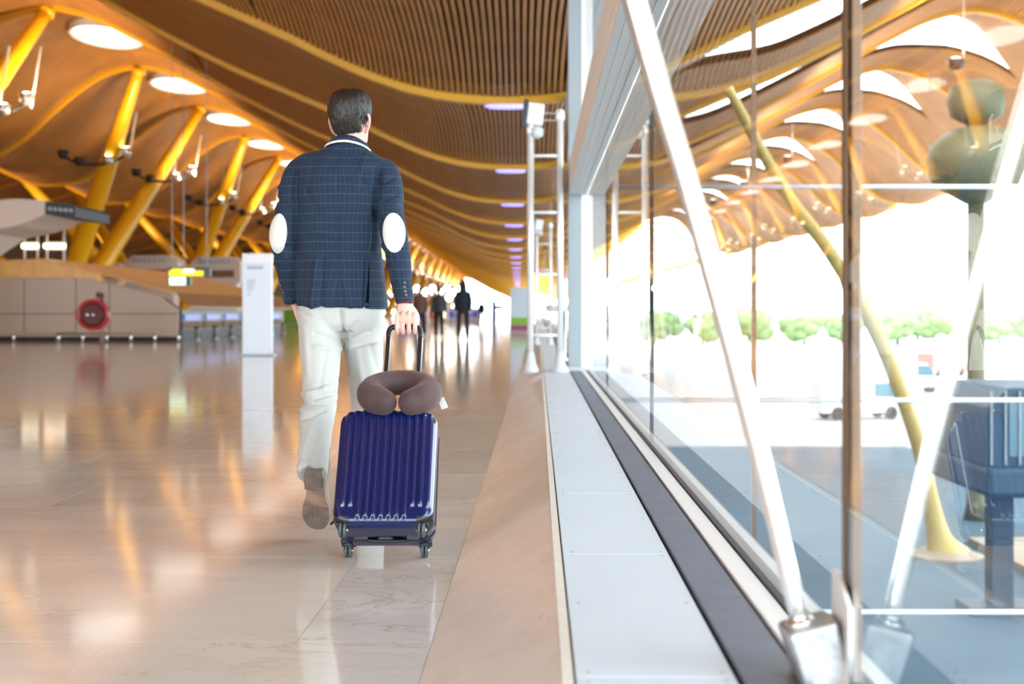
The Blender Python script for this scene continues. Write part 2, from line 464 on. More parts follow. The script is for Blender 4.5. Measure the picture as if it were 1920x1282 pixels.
# ---- sill: dark bed, pale panels with screws, slate strip, white strip
bm = B(); box(bm, 0.062, GX + 0.06, -12, HALL_END, 0.0, SILL - 0.014)
sill = tag(obj('trim_1', bm, M['joint']), kind='structure')
PP = 1.325
y = 3.93 - PP * 6
mp_ = ms_ = msc = None
while y < 40:
    if mp_ is None:
        o = obj('sill_panel', bbox(0.0705, 0.362, 0.001, PP - 0.001, SILL - 0.014, SILL - 0.001, 0.0015, 1), M['panel'], sill); mp_ = o.data
    else: o = link('sill_panel', mp_, None, sill)
    o.location = (0, y, 0)
    if y < 14:
        for sy in (0.03, PP / 2, PP - 0.03):
            for sx in (0.095, 0.342):
                if msc is None:
                    b_ = B(); lathe(b_, [(0.0042, 0), (0.0042, 0.0012), (0.003, 0.002), (0.0012, 0.0008)], 10)
                    s_ = obj('screw', b_, M['grey'], o); msc = s_.data
                else: s_ = link('screw', msc, None, o)
                s_.location = (sx, sy, SILL - 0.0012)
    y += PP
obj('far_sill_panel', bbox(0.0705, 0.362, y, HALL_END, SILL - 0.014, SILL - 0.001), M['panel'], sill)
SP = 3.61
y = 3.31 - SP * 3
while y < 60:
    if ms_ is None:
        o = obj('slate_strip', bbox(0.372, 0.481, 0.002, SP - 0.002, SILL - 0.014, SILL + 0.004, 0.0015, 1), M['slate'], sill); ms_ = o.data
    else: o = link('slate_strip', ms_, None, sill)
    o.location = (0, y, 0)
    y += SP
obj('white_glazing_bead', bbox(0.489, GX - 0.012, -12, HALL_END, SILL - 0.014, SILL + 0.008, 0.002, 1), M['white'], sill)
obj('glazing_gasket', bbox(GX - 0.009, GX + 0.012, -12, HALL_END, SILL - 0.014, SILL + 0.012), M['rubber'], sill)
obj('outer_ledge', bbox(GX + 0.012, GX + 0.10, -12, HALL_END, SILL - 0.06, SILL - 0.02), M['lightgrey'], sill)

# ---- glass facade: panes between bronze mullions
HEAD = 2.18
win = tag(obj('window_1', bbox(GX - 0.012, GX + 0.05, -12, HALL_END, 4.95, 5.10), M['grey']), kind='structure')
me_g = me_c = None
for k, y0 in enumerate(MUL[:-1]):
    if me_g is None:
        g = obj('pane', bbox(GX, GX + 0.0005, 0.004, BAY - 0.004, SILL, HEAD + 0.2), M['glass'], win); me_g = g.data
        c_ = obj('upper_pane', bbox(GX, GX + 0.0005, 0.004, BAY - 0.004, HEAD + 0.25, 4.97), M['glass'], win); me_c = c_.data
    else:
        g = link('pane', me_g, None, win); c_ = link('upper_pane', me_c, None, win)
    g.location = c_.location = (0, y0, 0)
# single-faced panes: keep one sheet only so that the reflection is not doubled
for me in (me_g, me_c):
    b_ = B(); b_.from_mesh(me)
    bmesh.ops.delete(b_, geom=[f for f in b_.faces if abs(f.normal.x) < 0.5 or f.calc_center_median().x > GX + 0.0002], context='FACES')
    b_.to_mesh(me); b_.free()
far_m = B()
for k, y0 in enumerate(MUL):
    near = abs(y0 - 2.58) < 0.1
    if near:
        obj('mullion', bbox(GX - 0.004, GX + 0.028, y0 - 0.012, y0 + 0.012, SILL, 4.97, 0.002, 1), M['bronze'], win)
        obj('glass_edge_seal', bbox(GX + 0.002, GX + 0.010, y0 - 0.05, y0 - 0.016, SILL, 4.97), M['bronze'], win)
    elif k < 30:
        obj('mullion', bbox(GX + 0.001, GX + 0.02, y0 - 0.0055, y0 + 0.0055, SILL, 4.97), M['rubber'], win)
    else: box(far_m, GX + 0.001, GX + 0.02, y0 - 0.0055, y0 + 0.0055, SILL, 4.97)
tag(obj('distant_mullions', far_m, M['rubber'], win), kind='stuff')

# ---- window head: boxed aluminium beam with grooves
beam = tag(obj('trim_2', bbox(0.362, GX - 0.006, -12, 16.05, HEAD + 0.006, HEAD + 0.34), M['beam']), kind='structure')
for x0, x1 in ((0.357, 0.399), (0.401, 0.453), (0.455, 0.505), (0.510, GX - 0.004)):
    obj('head_strip', bbox(x0, x1, -12, 16.05, HEAD - (0.004 if x0 > 0.5 else 0), HEAD + 0.007), M['beam'], beam)
for z0, z1 in ((HEAD + 0.012, HEAD + 0.11), (HEAD + 0.115, HEAD + 0.22), (HEAD + 0.225, HEAD + 0.34)):
    obj('face_strip', bbox(0.357, 0.363, -12, 16.05, z0, z1), M['beam'], beam)

# ---- end posts of the glazed bay
post = tag(obj('trim_3', bbox(0.345, 0.485, 16.06, 16.22, SILL, 5.0, 0.008), M['grey']), kind='structure')
obj('white_post', bbox(0.49, GX - 0.004, 16.06, 16.22, SILL, 5.0, 0.004), M['white'], post)
obj('post_foot', bbox(0.33, GX - 0.006, 16.0, 16.26, SILL - 0.01, SILL + 0.05, 0.006), M['lightgrey'], post)

# ---- walls that close the hall
bm = B(); box(bm, -54.4, -54, -24, HALL_END + 1.4, -0.3, 13)
tag(obj('wall_left', bm, M['brownwall']), kind='structure')
w2 = tag(obj('window_2', bbox(-54, 0.6, HALL_END + 1.0, HALL_END + 1.15, 3.4, 3.55), M['lightgrey']), kind='structure')
for i in range(14): obj('mullion', bbox(-54 + i * 4.1, -53.9 + i * 4.1, HALL_END + 1, HALL_END + 1.12, 0, 12.4), M['lightgrey'], w2)

# ================================================================ wave roof
ROT = 0.0131
roofE = None
PROF = [(-56, 9.0), (-50, 8.6), (-46, 9.6), (-42, 11.4), (-38, 12.3), (-35, 11.8), (-31, 10.1), (-28.5, 8.6), (-26.4, 7.9), (-24.6, 8.05), (-23, 8.95), (-21.6, 10.25),
        (-20.2, 11.4), (-19, 12.05), (-17.7, 12.3), (-16.2, 12.0), (-14.5, 11.2), (-12, 9.85), (-10.3, 8.9), (-8.1, 7.8), (-6.05, 6.93), (-4.57, 6.28), (-3.51, 5.76), (-2.25, 5.28), (-1.3, 5.09), (-0.23, 5.02)]
PROF += [(-0.46 - x, z) for x, z in reversed(PROF[7:-1])]
def zr(x):
    for i in range(len(PROF) - 1):
        if PROF[i][0] <= x <= PROF[i + 1][0]:
            x0, y0 = PROF[i]; x1, y1 = PROF[i + 1]
            def sl(j):
                if j <= 0 or j >= len(PROF) - 1: return 0.0
                a = (PROF[j][1] - PROF[j - 1][1]) / (PROF[j][0] - PROF[j - 1][0]); b = (PROF[j + 1][1] - PROF[j][1]) / (PROF[j + 1][0] - PROF[j][0])
                return 0 if a * b <= 0 else 2 * a * b / (a + b)
            h = x1 - x0; t = (x - x0) / h
            return (2 * t ** 3 - 3 * t * t + 1) * y0 + (t ** 3 - 2 * t * t + t) * h * sl(i) + (-2 * t ** 3 + 3 * t * t) * y1 + (t ** 3 - t * t) * h * sl(i + 1)
    return PROF[-1][1]
SP_RIB = 12.86
RIBS = [28.0 + SP_RIB * k for k in range(-4, 36)]
VAULT = 0.5
def vault(t): return VAULT * math.sin(math.pi * t) ** 0.8 if 0 < t < 1 else 0.0
X_IN, X_OUT = -56.0, 1.9
NV = 7
# backing skin
bm = B()
xs = [X_IN + (X_OUT - X_IN) * i / 116 for i in range(117)]
for a, b in zip(RIBS[:-1], RIBS[1:]):
    g = [[bm.verts.new((x, a + (b - a) * j / NV, zr(x) + 0.26 + vault(j / NV))) for x in xs] for j in range(NV + 1)]
    for j in range(NV):
        for i in range(len(xs) - 1): bm.faces.new((g[j][i], g[j][i + 1], g[j + 1][i + 1], g[j + 1][i]))
ceil = tag(obj('ceiling', bm, M['roofback'], smooth=True), kind='structure')
ceil.rotation_euler = (0, 0, ROT)
# slat mesh for one bay (shared)
def slat_verts(L_, nv=NV):
    out = []
    for j in range(nv + 1):
        y = 0.16 + (L_ - 0.32) * j / nv; z = vault(y / L_)
        out.append([(-0.031, y, z + 0.07), (-0.029, y, z), (0.029, y, z), (0.031, y, z + 0.07)])
    return out
def add_slat(bm, L_, x, y, z, ang, nv=NV):
    ca, sa = math.cos(ang), math.sin(ang)
    V = [[bm.verts.new((x + p[0] * ca + p[2] * 0 - (p[2] - q0) * sa, y + p[1], z + q0 + p[0] * sa + (p[2] - q0) * ca)) for p in row] for row in slat_verts(L_, nv) for q0 in (row[1][2],)]
    for a, b in zip(V[:-1], V[1:]):
        for i in range(3): bm.faces.new((a[i], a[i + 1], b[i + 1], b[i]))
b_ = B(); add_slat(b_, SP_RIB, 0, 0, 0, 0)
me_s = bpy.data.meshes.new('ceiling_slat'); b_.to_mesh(me_s); b_.free(); me_s.materials.append(M['slat'])
# arc-length positions
pos = []; x = X_IN + 0.2
while x < X_OUT - 0.05:
    d = (zr(x + 0.01) - zr(x - 0.01)) / 0.02
    pos.append((x, zr(x), math.atan(d)))
    x += 0.118 * math.cos(math.atan(d))
cand = []
for k, (a, b) in enumerate(zip(RIBS[:-1], RIBS[1:])):
    for p in pos:
        mid = a + SP_RIB * 0.62
        px = CX + (p[0] - ROT * mid) / max(mid, 1) * F; py = CY - (p[1] - EYE) / max(mid, 1) * F
        cand.append((0 if (a > 10 and -60 < px < 1075 and py > -70) else 1, mid, abs(p[0] + 4), k, p))
cand.sort(key=lambda c: c[:3])
nearset = set((c[3], c[4][0]) for c in cand[:295] if c[0] == 0)
bmf = B()
for k, (a, b) in enumerate(zip(RIBS[:-1], RIBS[1:])):
    for p in pos:
        if (k, p[0]) in nearset:
            o = link('ceiling_slat', me_s, None, ceil); o.location = (p[0], a, p[1]); o.rotation_euler = (0, -p[2], 0)
        else:
            if a > 190 and (a > 300 or int(p[0] * 1000) % 2): add_slat(bmf, b - a, p[0], a, p[1], p[2], 3)
            elif a <= 190: add_slat(bmf, b - a, p[0], a, p[1], p[2], NV if a < 110 else 4)
tag(obj('distant_ceiling_slats', bmf, M['slat'], ceil), kind='stuff')
# yellow ribs, each with an emissive oval added for violet light at the low point
XR0, XR1 = -56.0, 28.0
me_v = None
for yk in RIBS:
    bm = B(); rings = []
    n_ = 150
    for i in range(n_ + 1):
        x = XR0 + (XR1 - XR0) * i / n_; z = zr(x)
        rings.append([Vector((x, yk - 0.15, z - 0.10)), Vector((x, yk + 0.15, z - 0.10)), Vector((x, yk + 0.15, z + 0.28)), Vector((x, yk - 0.15, z + 0.28))])
    rings_to(bm, rings)
    r_ = obj('roof_rib', bm, M['yellowrib'], ceil)
    if yk > 26:
        if me_v is None:
            b_ = B(); lathe(b_, [(0.42, 0), (0.44, -0.03), (0.36, -0.06), (0.1, -0.075)], 24, Matrix.Diagonal((1, 0.42, 1, 1)))
            l_ = obj('violet_glow', b_, M['violet'], r_, True); me_v = l_.data
        else: l_ = link('violet_glow', me_v, None, r_)
        l_.location = (-0.24, yk, zr(-0.24) - 0.10)
# canopy strips outside the glass, open to the sky between them
def cw(x):
    sm = lambda t: (lambda u: u * u * (3 - 2 * u))(max(0, min(1, t)))
    t = min(sm((x - 3.2) / 4.0), sm((21.5 - x) / 4.5))
    return SP_RIB / 2 * (1 - t) + 2.9 * t
cano = B(); cans = B()
X_CAN = 27.6
for yk in RIBS[2:16]:
    NX = 64
    xs2 = [X_OUT + (X_CAN - X_OUT) * i / NX for i in range(NX + 1)]
    g = []
    for x in xs2:
        row = []
        for j in range(9):
            t = -1 + 2 * j / 8; y = yk + cw(x) * t * 0.999
            row.append(cano.verts.new((x, y, zr(x) + 0.24 + vault(abs(cw(x) * t) / SP_RIB))))
        g.append(row)
    for i in range(NX):
        for j in range(8): cano.faces.new((g[i][j], g[i + 1][j], g[i + 1][j + 1], g[i][j + 1]))
    x = X_OUT + 0.1
    while x < X_CAN - 0.1:
        d = math.atan((zr(x + 0.01) - zr(x - 0.01)) / 0.02)
        V = []
        for t in (-1, -0.5, 0, 0.5, 1):
            y = yk + cw(x) * t; z = zr(x) + vault(abs(cw(x) * t) / SP_RIB); e_ = 0.04 * math.tan(d)
            V.append([cans.verts.new((x - 0.04, y, z + 0.07 - e_)), cans.verts.new((x - 0.04, y, z - e_)), cans.verts.new((x + 0.04, y, z + e_)), cans.verts.new((x + 0.04, y, z + 0.07 + e_))])
        for a, b in zip(V[:-1], V[1:]):
            for i in range(3): cans.faces.new((a[i], a[i + 1], b[i + 1], b[i]))
        x += 0.16 * math.cos(d)
obj('canopy_skin', cano, M['roofback'], ceil)
tag(obj('canopy_slats', cans, M['slat'], ceil), kind='stuff')
# skylights at the crest, one in each bay
me_sk = None
for a, b in zip(RIBS[:-1], RIBS[1:]):
    yc = a + 6.6
    if me_sk is None:
        b_ = B(); lathe(b_, [(1.0, 0.0), (1.08, -0.05), (1.08, 0.35), (0.98, 0.35), (0.98, 0.02)], 36, Matrix.Diagonal((1.3, 2.4, 1, 1)))
        fr_ = obj('skylight_frame', b_, M['white'], ceil)
        b_ = B(); lathe(b_, [(0.98, 0.0), (0.98, -0.03), (0.5, -0.05), (0.05, -0.055)], 36, Matrix.Diagonal((1.3, 2.4, 1, 1)))
        gl_ = obj('skylight_pane', b_, M['skylight'], fr_); me_sk = (fr_.data, gl_.data)
    else:
        fr_ = link('skylight_frame', me_sk[0], None, ceil); gl_ = link('skylight_pane', me_sk[1], None, fr_)
    fr_.location = (-17.4, yc, zr(-17.7) + 0.18)

def rp(x, y, z=0.0):
    """roof frame -> world"""
    return Vector((x * math.cos(ROT) - y * math.sin(ROT), x * math.sin(ROT) + y * math.cos(ROT), z))

def add_light(name, kind, loc, energy, col, size=0.5, rot=(0, 0, 0), size_y=None):
    l = bpy.data.lights.new(name, kind); l.energy = energy; l.color = col
    if kind == 'AREA':
        l.size = size
        if size_y: l.shape = 'RECTANGLE'; l.size_y = size_y
    else: l.shadow_soft_size = size
    if kind == 'SPOT': l.spot_size = R(150); l.spot_blend = 0.6
    o = bpy.data.objects.new(name, l); C.objects.link(o); o.location = loc; o.rotation_euler = rot
    return o

# ================================================================ leaning yellow columns with lamp clusters
def lamp_cluster(loc, rz, label, scale=1.0):
    e = empty('lamp_cluster', loc, rz)
    tag(e, label, 'lamp', 'lamp clusters on the yellow columns')
    s = scale
    b_ = B(); tube(b_, [(-1.5 * s, 0, 0.25 * s, 0.06 * s), (-0.9 * s, 0, -0.1 * s, 0.07 * s), (0, 0, -0.2 * s, 0.08 * s), (0.9 * s, 0, -0.05 * s, 0.07 * s), (1.5 * s, 0, 0.3 * s, 0.06 * s)], 8, 4)
    obj('bracket', b_, M['black'], e, True)
    for x, z, lit in ((-1.45, 0.3, 0), (-0.7, -0.02, 0), (0.65, 0.05, 1), (1.45, 0.45, 1)):
        b_ = B(); lathe(b_, [(0.10 * s, -0.26 * s), (0.24 * s, -0.18 * s), (0.27 * s, 0.14 * s), (0.22 * s, 0.16 * s)], 14, Matrix.Translation((x * s, 0, z * s)))
        h = obj('lamp_head', b_, M['black'] if not lit else M['steel'], e, True)
        b_ = B(); lathe(b_, [(0.215 * s, 0.10 * s), (0.215 * s, 0.15 * s), (0.12 * s, 0.19 * s)], 14, Matrix.Translation((x * s, 0, z * s)))
        obj('lamp_lens', b_, M['lampwhite'] if lit else M['grey'], h, True)
    for x in (0.5, 1.6):
        b_ = B(); cyl(b_, (x * s, 0, 0.1 * s), ((x + 0.35) * s, 0, 2.3 * s), 0.05 * s, 0.03 * s, 8)
        obj('slim_rod', b_, M['whitemetal'], e)  # white rods built along the bright streaks above the lamp heads
    return e

pairs = [(40.9 + 25.72 * k, 53.74 + 25.72 * k) for k in range(-2, 17)]
ordn = ['at the unseen start of the row', 'before the largest skylight', 'under the largest skylight', 'behind the fire hose reel', 'behind the yellow lit sign', 'second group beyond the yellow lit sign', 'third group beyond the yellow lit sign'] + [None] * 12
for (ya, yb), od in zip(pairs, ordn):
    ym = (ya + yb) / 2
    for q, (yt, wd) in enumerate(((ya, 'nearer-leaning'), (yb, 'farther-leaning'))):
        for sgn in (0, 1):
            xb = -23.6 if not sgn else -24.9
            top = Vector((-17.7, yt, 12.25)) if not sgn else Vector((-33.5, yt, 11.15))
            base = Vector((xb, ym + (-0.55 if q == 0 else 0.55), 0.0))
            e = empty('yellow_column', rp(*base))
            side = 'inner' if not sgn else 'outer'
            tag(e, 'tapered yellow %s column leaning %s, %s' % (side, ('backward' if q == 0 else 'onward'), od or 'far down the receding row'), 'column', 'leaning yellow columns')
            d = rp(*top) - rp(*base)
            P = []
            for t, r0 in ((0.0, 0.40), (0.12, 0.50), (0.4, 0.50), (0.8, 0.36), (1.0, 0.24)): P.append((*(d * t), r0 * (1 if not sgn else 0.9)))
            b_ = B(); tube(b_, P, 18, 3); obj('shaft', b_, M['yellow'], e, True)
            b_ = B(); lathe(b_, [(0.62, 0), (0.62, 0.12), (0.5, 0.3), (0.42, 0.45)], 18); obj('base_shoe', b_, M['grey'], e, True)
            b_ = B(); cyl(b_, d * 0.985, d * 1.004, 0.34, 0.30, 16); obj('top_node', b_, M['yellow'], e, True)
            if not sgn:
                pl = rp(*(base.lerp(top, 0.66)))
                lamp_cluster(pl + Vector((-0.5 if q == 0 else 0.6, -0.6, 0)), 0.1, 'dark lamp bracket on the %s leaning yellow column %s' % ('backward' if q == 0 else 'onward', od or 'far down the row'))
            else:
                pl = rp(*(base.lerp(top, 0.62)))
    # warm uplights of the clusters
    far_ = ya > 150
    for yt in ((ya, yb) if not far_ else (ya + 4,)):
        add_light('cluster_uplight', 'SPOT', rp(-16.6, yt - 2.5, 7.6), 1800 * (2.6 if far_ else 1), (1.0, 0.78, 0.48), 0.4, (R(180), R(-14), 0))
        add_light('cluster_uplight', 'SPOT', rp(-30.5, yt - 2.0, 5.2), 1200 * (2.6 if far_ else 1), (1.0, 0.78, 0.48), 0.4, (R(180), 0, 0))

# ================================================================ facade strut with cast shoe
YM = 2.58
st = empty('facade_strut', (0.50, YM, SILL))
tag(st, 'slanting white steel strut rising from a cast metal shoe beside the bronze mullion', 'strut')
def st_obj(name, bm, m, smooth=False, parent=None):
    bmesh.ops.translate(bm, verts=bm.verts, vec=(-0.50, -YM, -SILL))
    return obj(name, bm, m, parent or st, smooth)
p_lo, p_hi = Vector((0.478, YM, 0.28)), Vector((0.177, YM, 1.41))
dirn = (p_hi - p_lo)
bm = B()
P = []
for t, r0 in ((0, 0.0175), (0.35, 0.0195), (0.7, 0.0212), (1.0, 0.022), (2.0, 0.024), (3.2, 0.024)):
    q = p_lo + dirn * t; q.x += 0.018 * math.sin(math.pi * min(t, 1.0)) * 0.6
    P.append((q.x, q.y, q.z, r0))
tube(bm, P, 20, 6); st_obj('rod', bm, M['rodsteel'], True)
# cast shoe: a tapering block, leaning with the rod
bm = B()
ax = dirn.normalized(); sx = Vector((1, 0, 0)); sx = (sx - ax * ax.dot(sx)).normalized(); sy = ax.cross(sx)
rg = []
for t, a_, b_ in ((-0.26, 0.034, 0.050), (-0.14, 0.042, 0.054), (0.0, 0.047, 0.058), (0.006, 0.044, 0.055)):
    c = p_lo + ax * t + sx * 0.012
    rg.append([c + sx * u * a_ + sy * v * b_ for u, v in ((-1, -0.86), (-0.86, -1), (0.86, -1), (1, -0.86), (1, 0.86), (0.86, 1), (-0.86, 1), (-1, 0.86))])
rings_to(bm, rg); bmesh.ops.recalc_face_normals(bm, faces=bm.faces)
bevel(bm, 0.003, 2); st_obj('cast_shoe', bm, M['cast'], False)
bm = B()
lathe(bm, [(0.026, 0), (0.027, 0.008), (0.0215, 0.014)], 20, Matrix.Translation(p_lo) @ ax.to_track_quat('Z', 'Y').to_matrix().to_4x4() @ Matrix.Translation((0, 0, 0.002)))
st_obj('collar', bm, M['steel'], True)
bm = B(); prism(bm, [(0.518, 0.10), (0.544, 0.10), (0.546, 0.25), (0.538, 0.285), (0.522, 0.292), (0.510, 0.28)], 'y', YM - 0.045, YM + 0.05)
st_obj('black_spacer', bm, M['black'])
bm = B(); prism(bm, [(YM - 0.082, 0.06), (YM + 0.06, 0.06), (YM + 0.06, 0.372), (YM + 0.02, 0.378), (YM - 0.082, 0.330)], 'x', 0.5455, 0.5535)
st_obj('clamp_plate', bm, M['beam'])
bm = B(); prism(bm, [(0.5450, 0.06), (0.5540, 0.06), (0.5540, 0.331), (0.5450, 0.331)], 'y', YM - 0.0845, YM - 0.0815)
st_obj('polished_plate_edge', bm, M['chrome'])
for dx, dz, r0 in ((0.006, -0.135, 0.0042), (0.014, -0.120, 0.0025)):
    c = p_lo + ax * dz + sx * (0.012 + dx)
    bm = B(); lathe(bm, [(r0 * 0.3, -0.001), (r0, 0), (r0 * 0.7, 0.0012)], 10, Matrix.Translation(c - sy * 0.0525) @ (-sy).to_track_quat('Z', 'Y').to_matrix().to_4x4())
    st_obj('drain_hole', bm, M['black'])

# ================================================================ light towers on the sill
def light_tower(loc, sc, label, lamp=True):
    e = empty('light_tower', loc); tag(e, label, 'light tower', 'light towers along the glazing')
    W2, HT = 0.165, 2.86
    for s_ in (-1, 1):
        b_ = B(); cyl(b_, (s_ * W2, 0, 0.18), (s_ * W2, 0, HT), 0.036, 0.036, 12); r_ = obj('rail', b_, M['whitemetal'], e, True)
        b_ = B(); lathe(b_, [(0.10, 0), (0.10, 0.03), (0.062, 0.10), (0.045, 0.2), (0.038, 0.24)], 14, Matrix.Translation((s_ * W2, 0, 0))); obj('rail_foot', b_, M['lightgrey'], e, True)
        b_ = B(); lathe(b_, [(0.044, 0), (0.05, 0.02), (0.05, 0.10), (0.03, 0.13)], 12, Matrix.Translation((s_ * W2, 0, HT - 0.05 if s_ > 0 else HT - 0.20))); obj('rail_cap', b_, M['whitemetal'], r_, True)
    for z in (0.42, 1.10, 1.79, 2.42):
        b_ = B(); cyl(b_, (-W2, 0, z), (W2, 0, z), 0.020, 0.020, 10); obj('rung', b_, M['whitemetal'], e, True)
    if lamp:
        b_ = bbox(-0.20, -0.02, -0.06, 0.06, HT - 0.10, HT + 0.14, 0.012); bmesh.ops.rotate(b_, verts=b_.verts, cent=(-0.11, 0, HT), matrix=Matrix.Rotation(R(7), 3, 'Y'))
        l_ = obj('floodlight', b_, M['white'], e)
        b_ = bbox(-0.255, -0.20, -0.075, 0.075, HT - 0.14, HT + 0.17, 0.008); bmesh.ops.rotate(b_, verts=b_.verts, cent=(-0.11, 0, HT), matrix=Matrix.Rotation(R(7), 3, 'Y'))
        obj('lamp_shade', b_, M['black'], l_)
        for dz in (0.02, 0.10):
            b_ = B(); cyl(b_, (-0.03, 0, HT - 0.06 + dz), (W2, 0, HT - 0.06 + dz), 0.014, 0.014, 8); obj('lamp_arm', b_, M['steel'], e)
        b_ = B(); lathe(b_, [(0.03, -0.09), (0.075, -0.06), (0.08, 0.02), (0.04, 0.05)], 12, Matrix.Translation((-0.10, 0, HT - 0.16))); obj('ballast', b_, M['lightgrey'], e, True)
    e.scale = (sc, sc, sc)
    return e
light_tower((0.085, 16.2 - 0.35, SILL - 0.012), 1.0, 'white ladder-like light tower with a tilted floodlight, right by the grey posts')
light_tower((0.12, 29.3, SILL - 0.012), 0.86, 'smaller white ladder-like light tower farther along the glazing')

# a white round table ledge fixed to the sill
e = empty('ledge_table', (0.36, 19.5, SILL - 0.012)); tag(e, 'small white round ledge table on a thin stem by the glazing', 'table')
b_ = B(); lathe(b_, [(0.20, 0.68), (0.26, 0.70), (0.26, 0.76), (0.22, 0.78)], 24); obj('table_top', b_, M['white'], e, True)
b_ = B(); lathe(b_, [(0.12, 0), (0.12, 0.02), (0.03, 0.05), (0.03, 0.69)], 14); obj('stem', b_, M['steel'], e, True)

# poster lightbox at the far end of the glazing
e = empty('poster_stand', (-0.75, 60.0, 0)); tag(e, 'upright poster stand with pale sky and green picture near the glazing', 'poster')
obj('poster_frame', bbox(-0.42, 0.42, -0.05, 0.05, 0.0, 1.9, 0.02), M['lightgrey'], e)
obj('poster_sheet', bbox(-0.38, 0.38, -0.056, -0.05, 0.6, 1.84), M['duck'], e)
obj('poster_green_band', bbox(-0.38, 0.38, -0.060, -0.05, 0.30, 0.62), M['green'], e)
M['magenta'] = mat('magenta_print', (0.32, 0.05, 0.16), 0.5)
obj('poster_magenta_band', bbox(-0.38, 0.38, -0.060, -0.05, 0.06, 0.30), M['magenta'], e)

# ================================================================ left side of the hall
# check-in island: gable end facing us, timber roof, glazed counters
IY0, IY1 = 42.0, 60.0
IX = at(335, 600, IY0).x
isl = empty('checkin_island', (-15, IY0, 0)); tag(isl, 'long check-in island with beige panelled end and sloping timber roof', 'counter')
def isl_obj(name, bm, m, smooth=False, parent=None):
    bmesh.ops.translate(bm, verts=bm.verts, vec=(15, -IY0, 0)); return obj(name, bm, m, parent or isl, smooth)
G = [(at(x, y, IY0).x, at(x, y, IY0).z) for x, y in ((335, 580), (305, 558), (168, 521))]
# end panels, split by joints
xs_ = [-17.8, at(45, 0, IY0).x, at(142, 0, IY0).x, at(205, 0, IY0).x, IX]
def gtop(x):
    pts = [(-40, G[2][1]), (G[2][0], G[2][1]), (G[1][0], G[1][1]), (IX, G[0][1])]
    for (xa, za), (xb, zb) in zip(pts[:-1], pts[1:]):
        if xa <= x <= xb + 1e-6: return za + (zb - za) * (x - xa) / (xb - xa)
    return G[0][1]
for xa, xb in zip(xs_[:-1], xs_[1:]):
    xa2, xb2 = xa + 0.012, xb - 0.012
    mids = [x for x in (G[2][0], G[1][0]) if xa2 < x < xb2]
    zj = 0.80
    bm = B(); prism(bm, [(xa2, 0.12), (xb2, 0.12), (xb2, zj - 0.01), (xa2, zj - 0.01)], 'y', IY0, IY0 + 0.05); isl_obj('end_panel', bm, M['beige'])
    bm = B(); prism(bm, [(xa2, zj + 0.01), (xb2, zj + 0.01), (xb2, gtop(xb2))] + [(x, gtop(x)) for x in reversed(mids)] + [(xa2, gtop(xa2))], 'y', IY0, IY0 + 0.05); isl_obj('end_panel', bm, M['beige'])
bm = B(); prism(bm, [(-17.8, 0.0), (IX - 0.02, 0.0), (IX - 0.02, G[0][1] - 0.03), (G[1][0], G[1][1] - 0.03), (G[2][0], G[2][1] - 0.03), (-17.8, G[2][1] - 0.03)], 'y', IY0 + 0.04, IY0 + 0.5); isl_obj('end_core', bm, M['joint'])
# timber roof boards running along the island
apex = at(75, 487, IY0); eave = at(335, 582, IY0); kn = at(185, 519, IY0)
prof = [(-17.8, apex.z - 0.1), (apex.x, apex.z), (kn.x, kn.z + 0.06), (G[1][0] + 0.35, G[1][1] + 0.10), (IX + 0.25, G[0][1] + 0.04)]
NB = 16
pp = []
for (xa, za), (xb, zb), nn in zip(prof[:-1], prof[1:], (6, 6, 7, 3)):
    for i in range(nn): pp.append((xa + (xb - xa) * i / nn, za + (zb - za) * i / nn))
pp.append(prof[-1])
for (xa, za), (xb, zb) in zip(pp[:-1], pp[1:]):
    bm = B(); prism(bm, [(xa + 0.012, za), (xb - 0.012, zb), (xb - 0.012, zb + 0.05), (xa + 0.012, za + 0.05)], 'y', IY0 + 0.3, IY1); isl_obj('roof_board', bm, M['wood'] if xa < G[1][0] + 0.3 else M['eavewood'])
bm = B(); prism(bm, [(prof[0][0], prof[0][1])] + [p for p in prof[1:3]] + [(kn.x, kn.z - 0.02), (-17.8, G[2][1] + 0.01)], 'y', IY0 + 0.02, IY0 + 0.3); isl_obj('gable_fascia', bm, M['wood'])
# counters under the eave: dark plinth, glass screens with blue strips
bm = B(); box(bm, IX - 1.6, IX - 0.05, IY0 + 0.6, IY1, 0.0, 0.30); isl_obj('counter_plinth', bm, M['rubber'])
bm = B(); box(bm, IX - 1.5, IX - 0.12, IY0 + 0.6, IY1, 0.30, 0.92); isl_obj('counter_back', bm, M['charc'])
for i in range(6):
    y0 = IY0 + 0.7 + i * 2.8
    bm = B(); box(bm, IX - 0.12, IX - 0.06, y0 + 0.05, y0 + 2.65, 0.34, 0.56); isl_obj('counter_front', bm, M['brownwall'])
    bm = B(); box(bm, IX - 0.12, IX - 0.08, y0 + 0.35, y0 + 2.3, 0.60, 0.78); isl_obj('blue_screen', bm, M['bluelamp'])
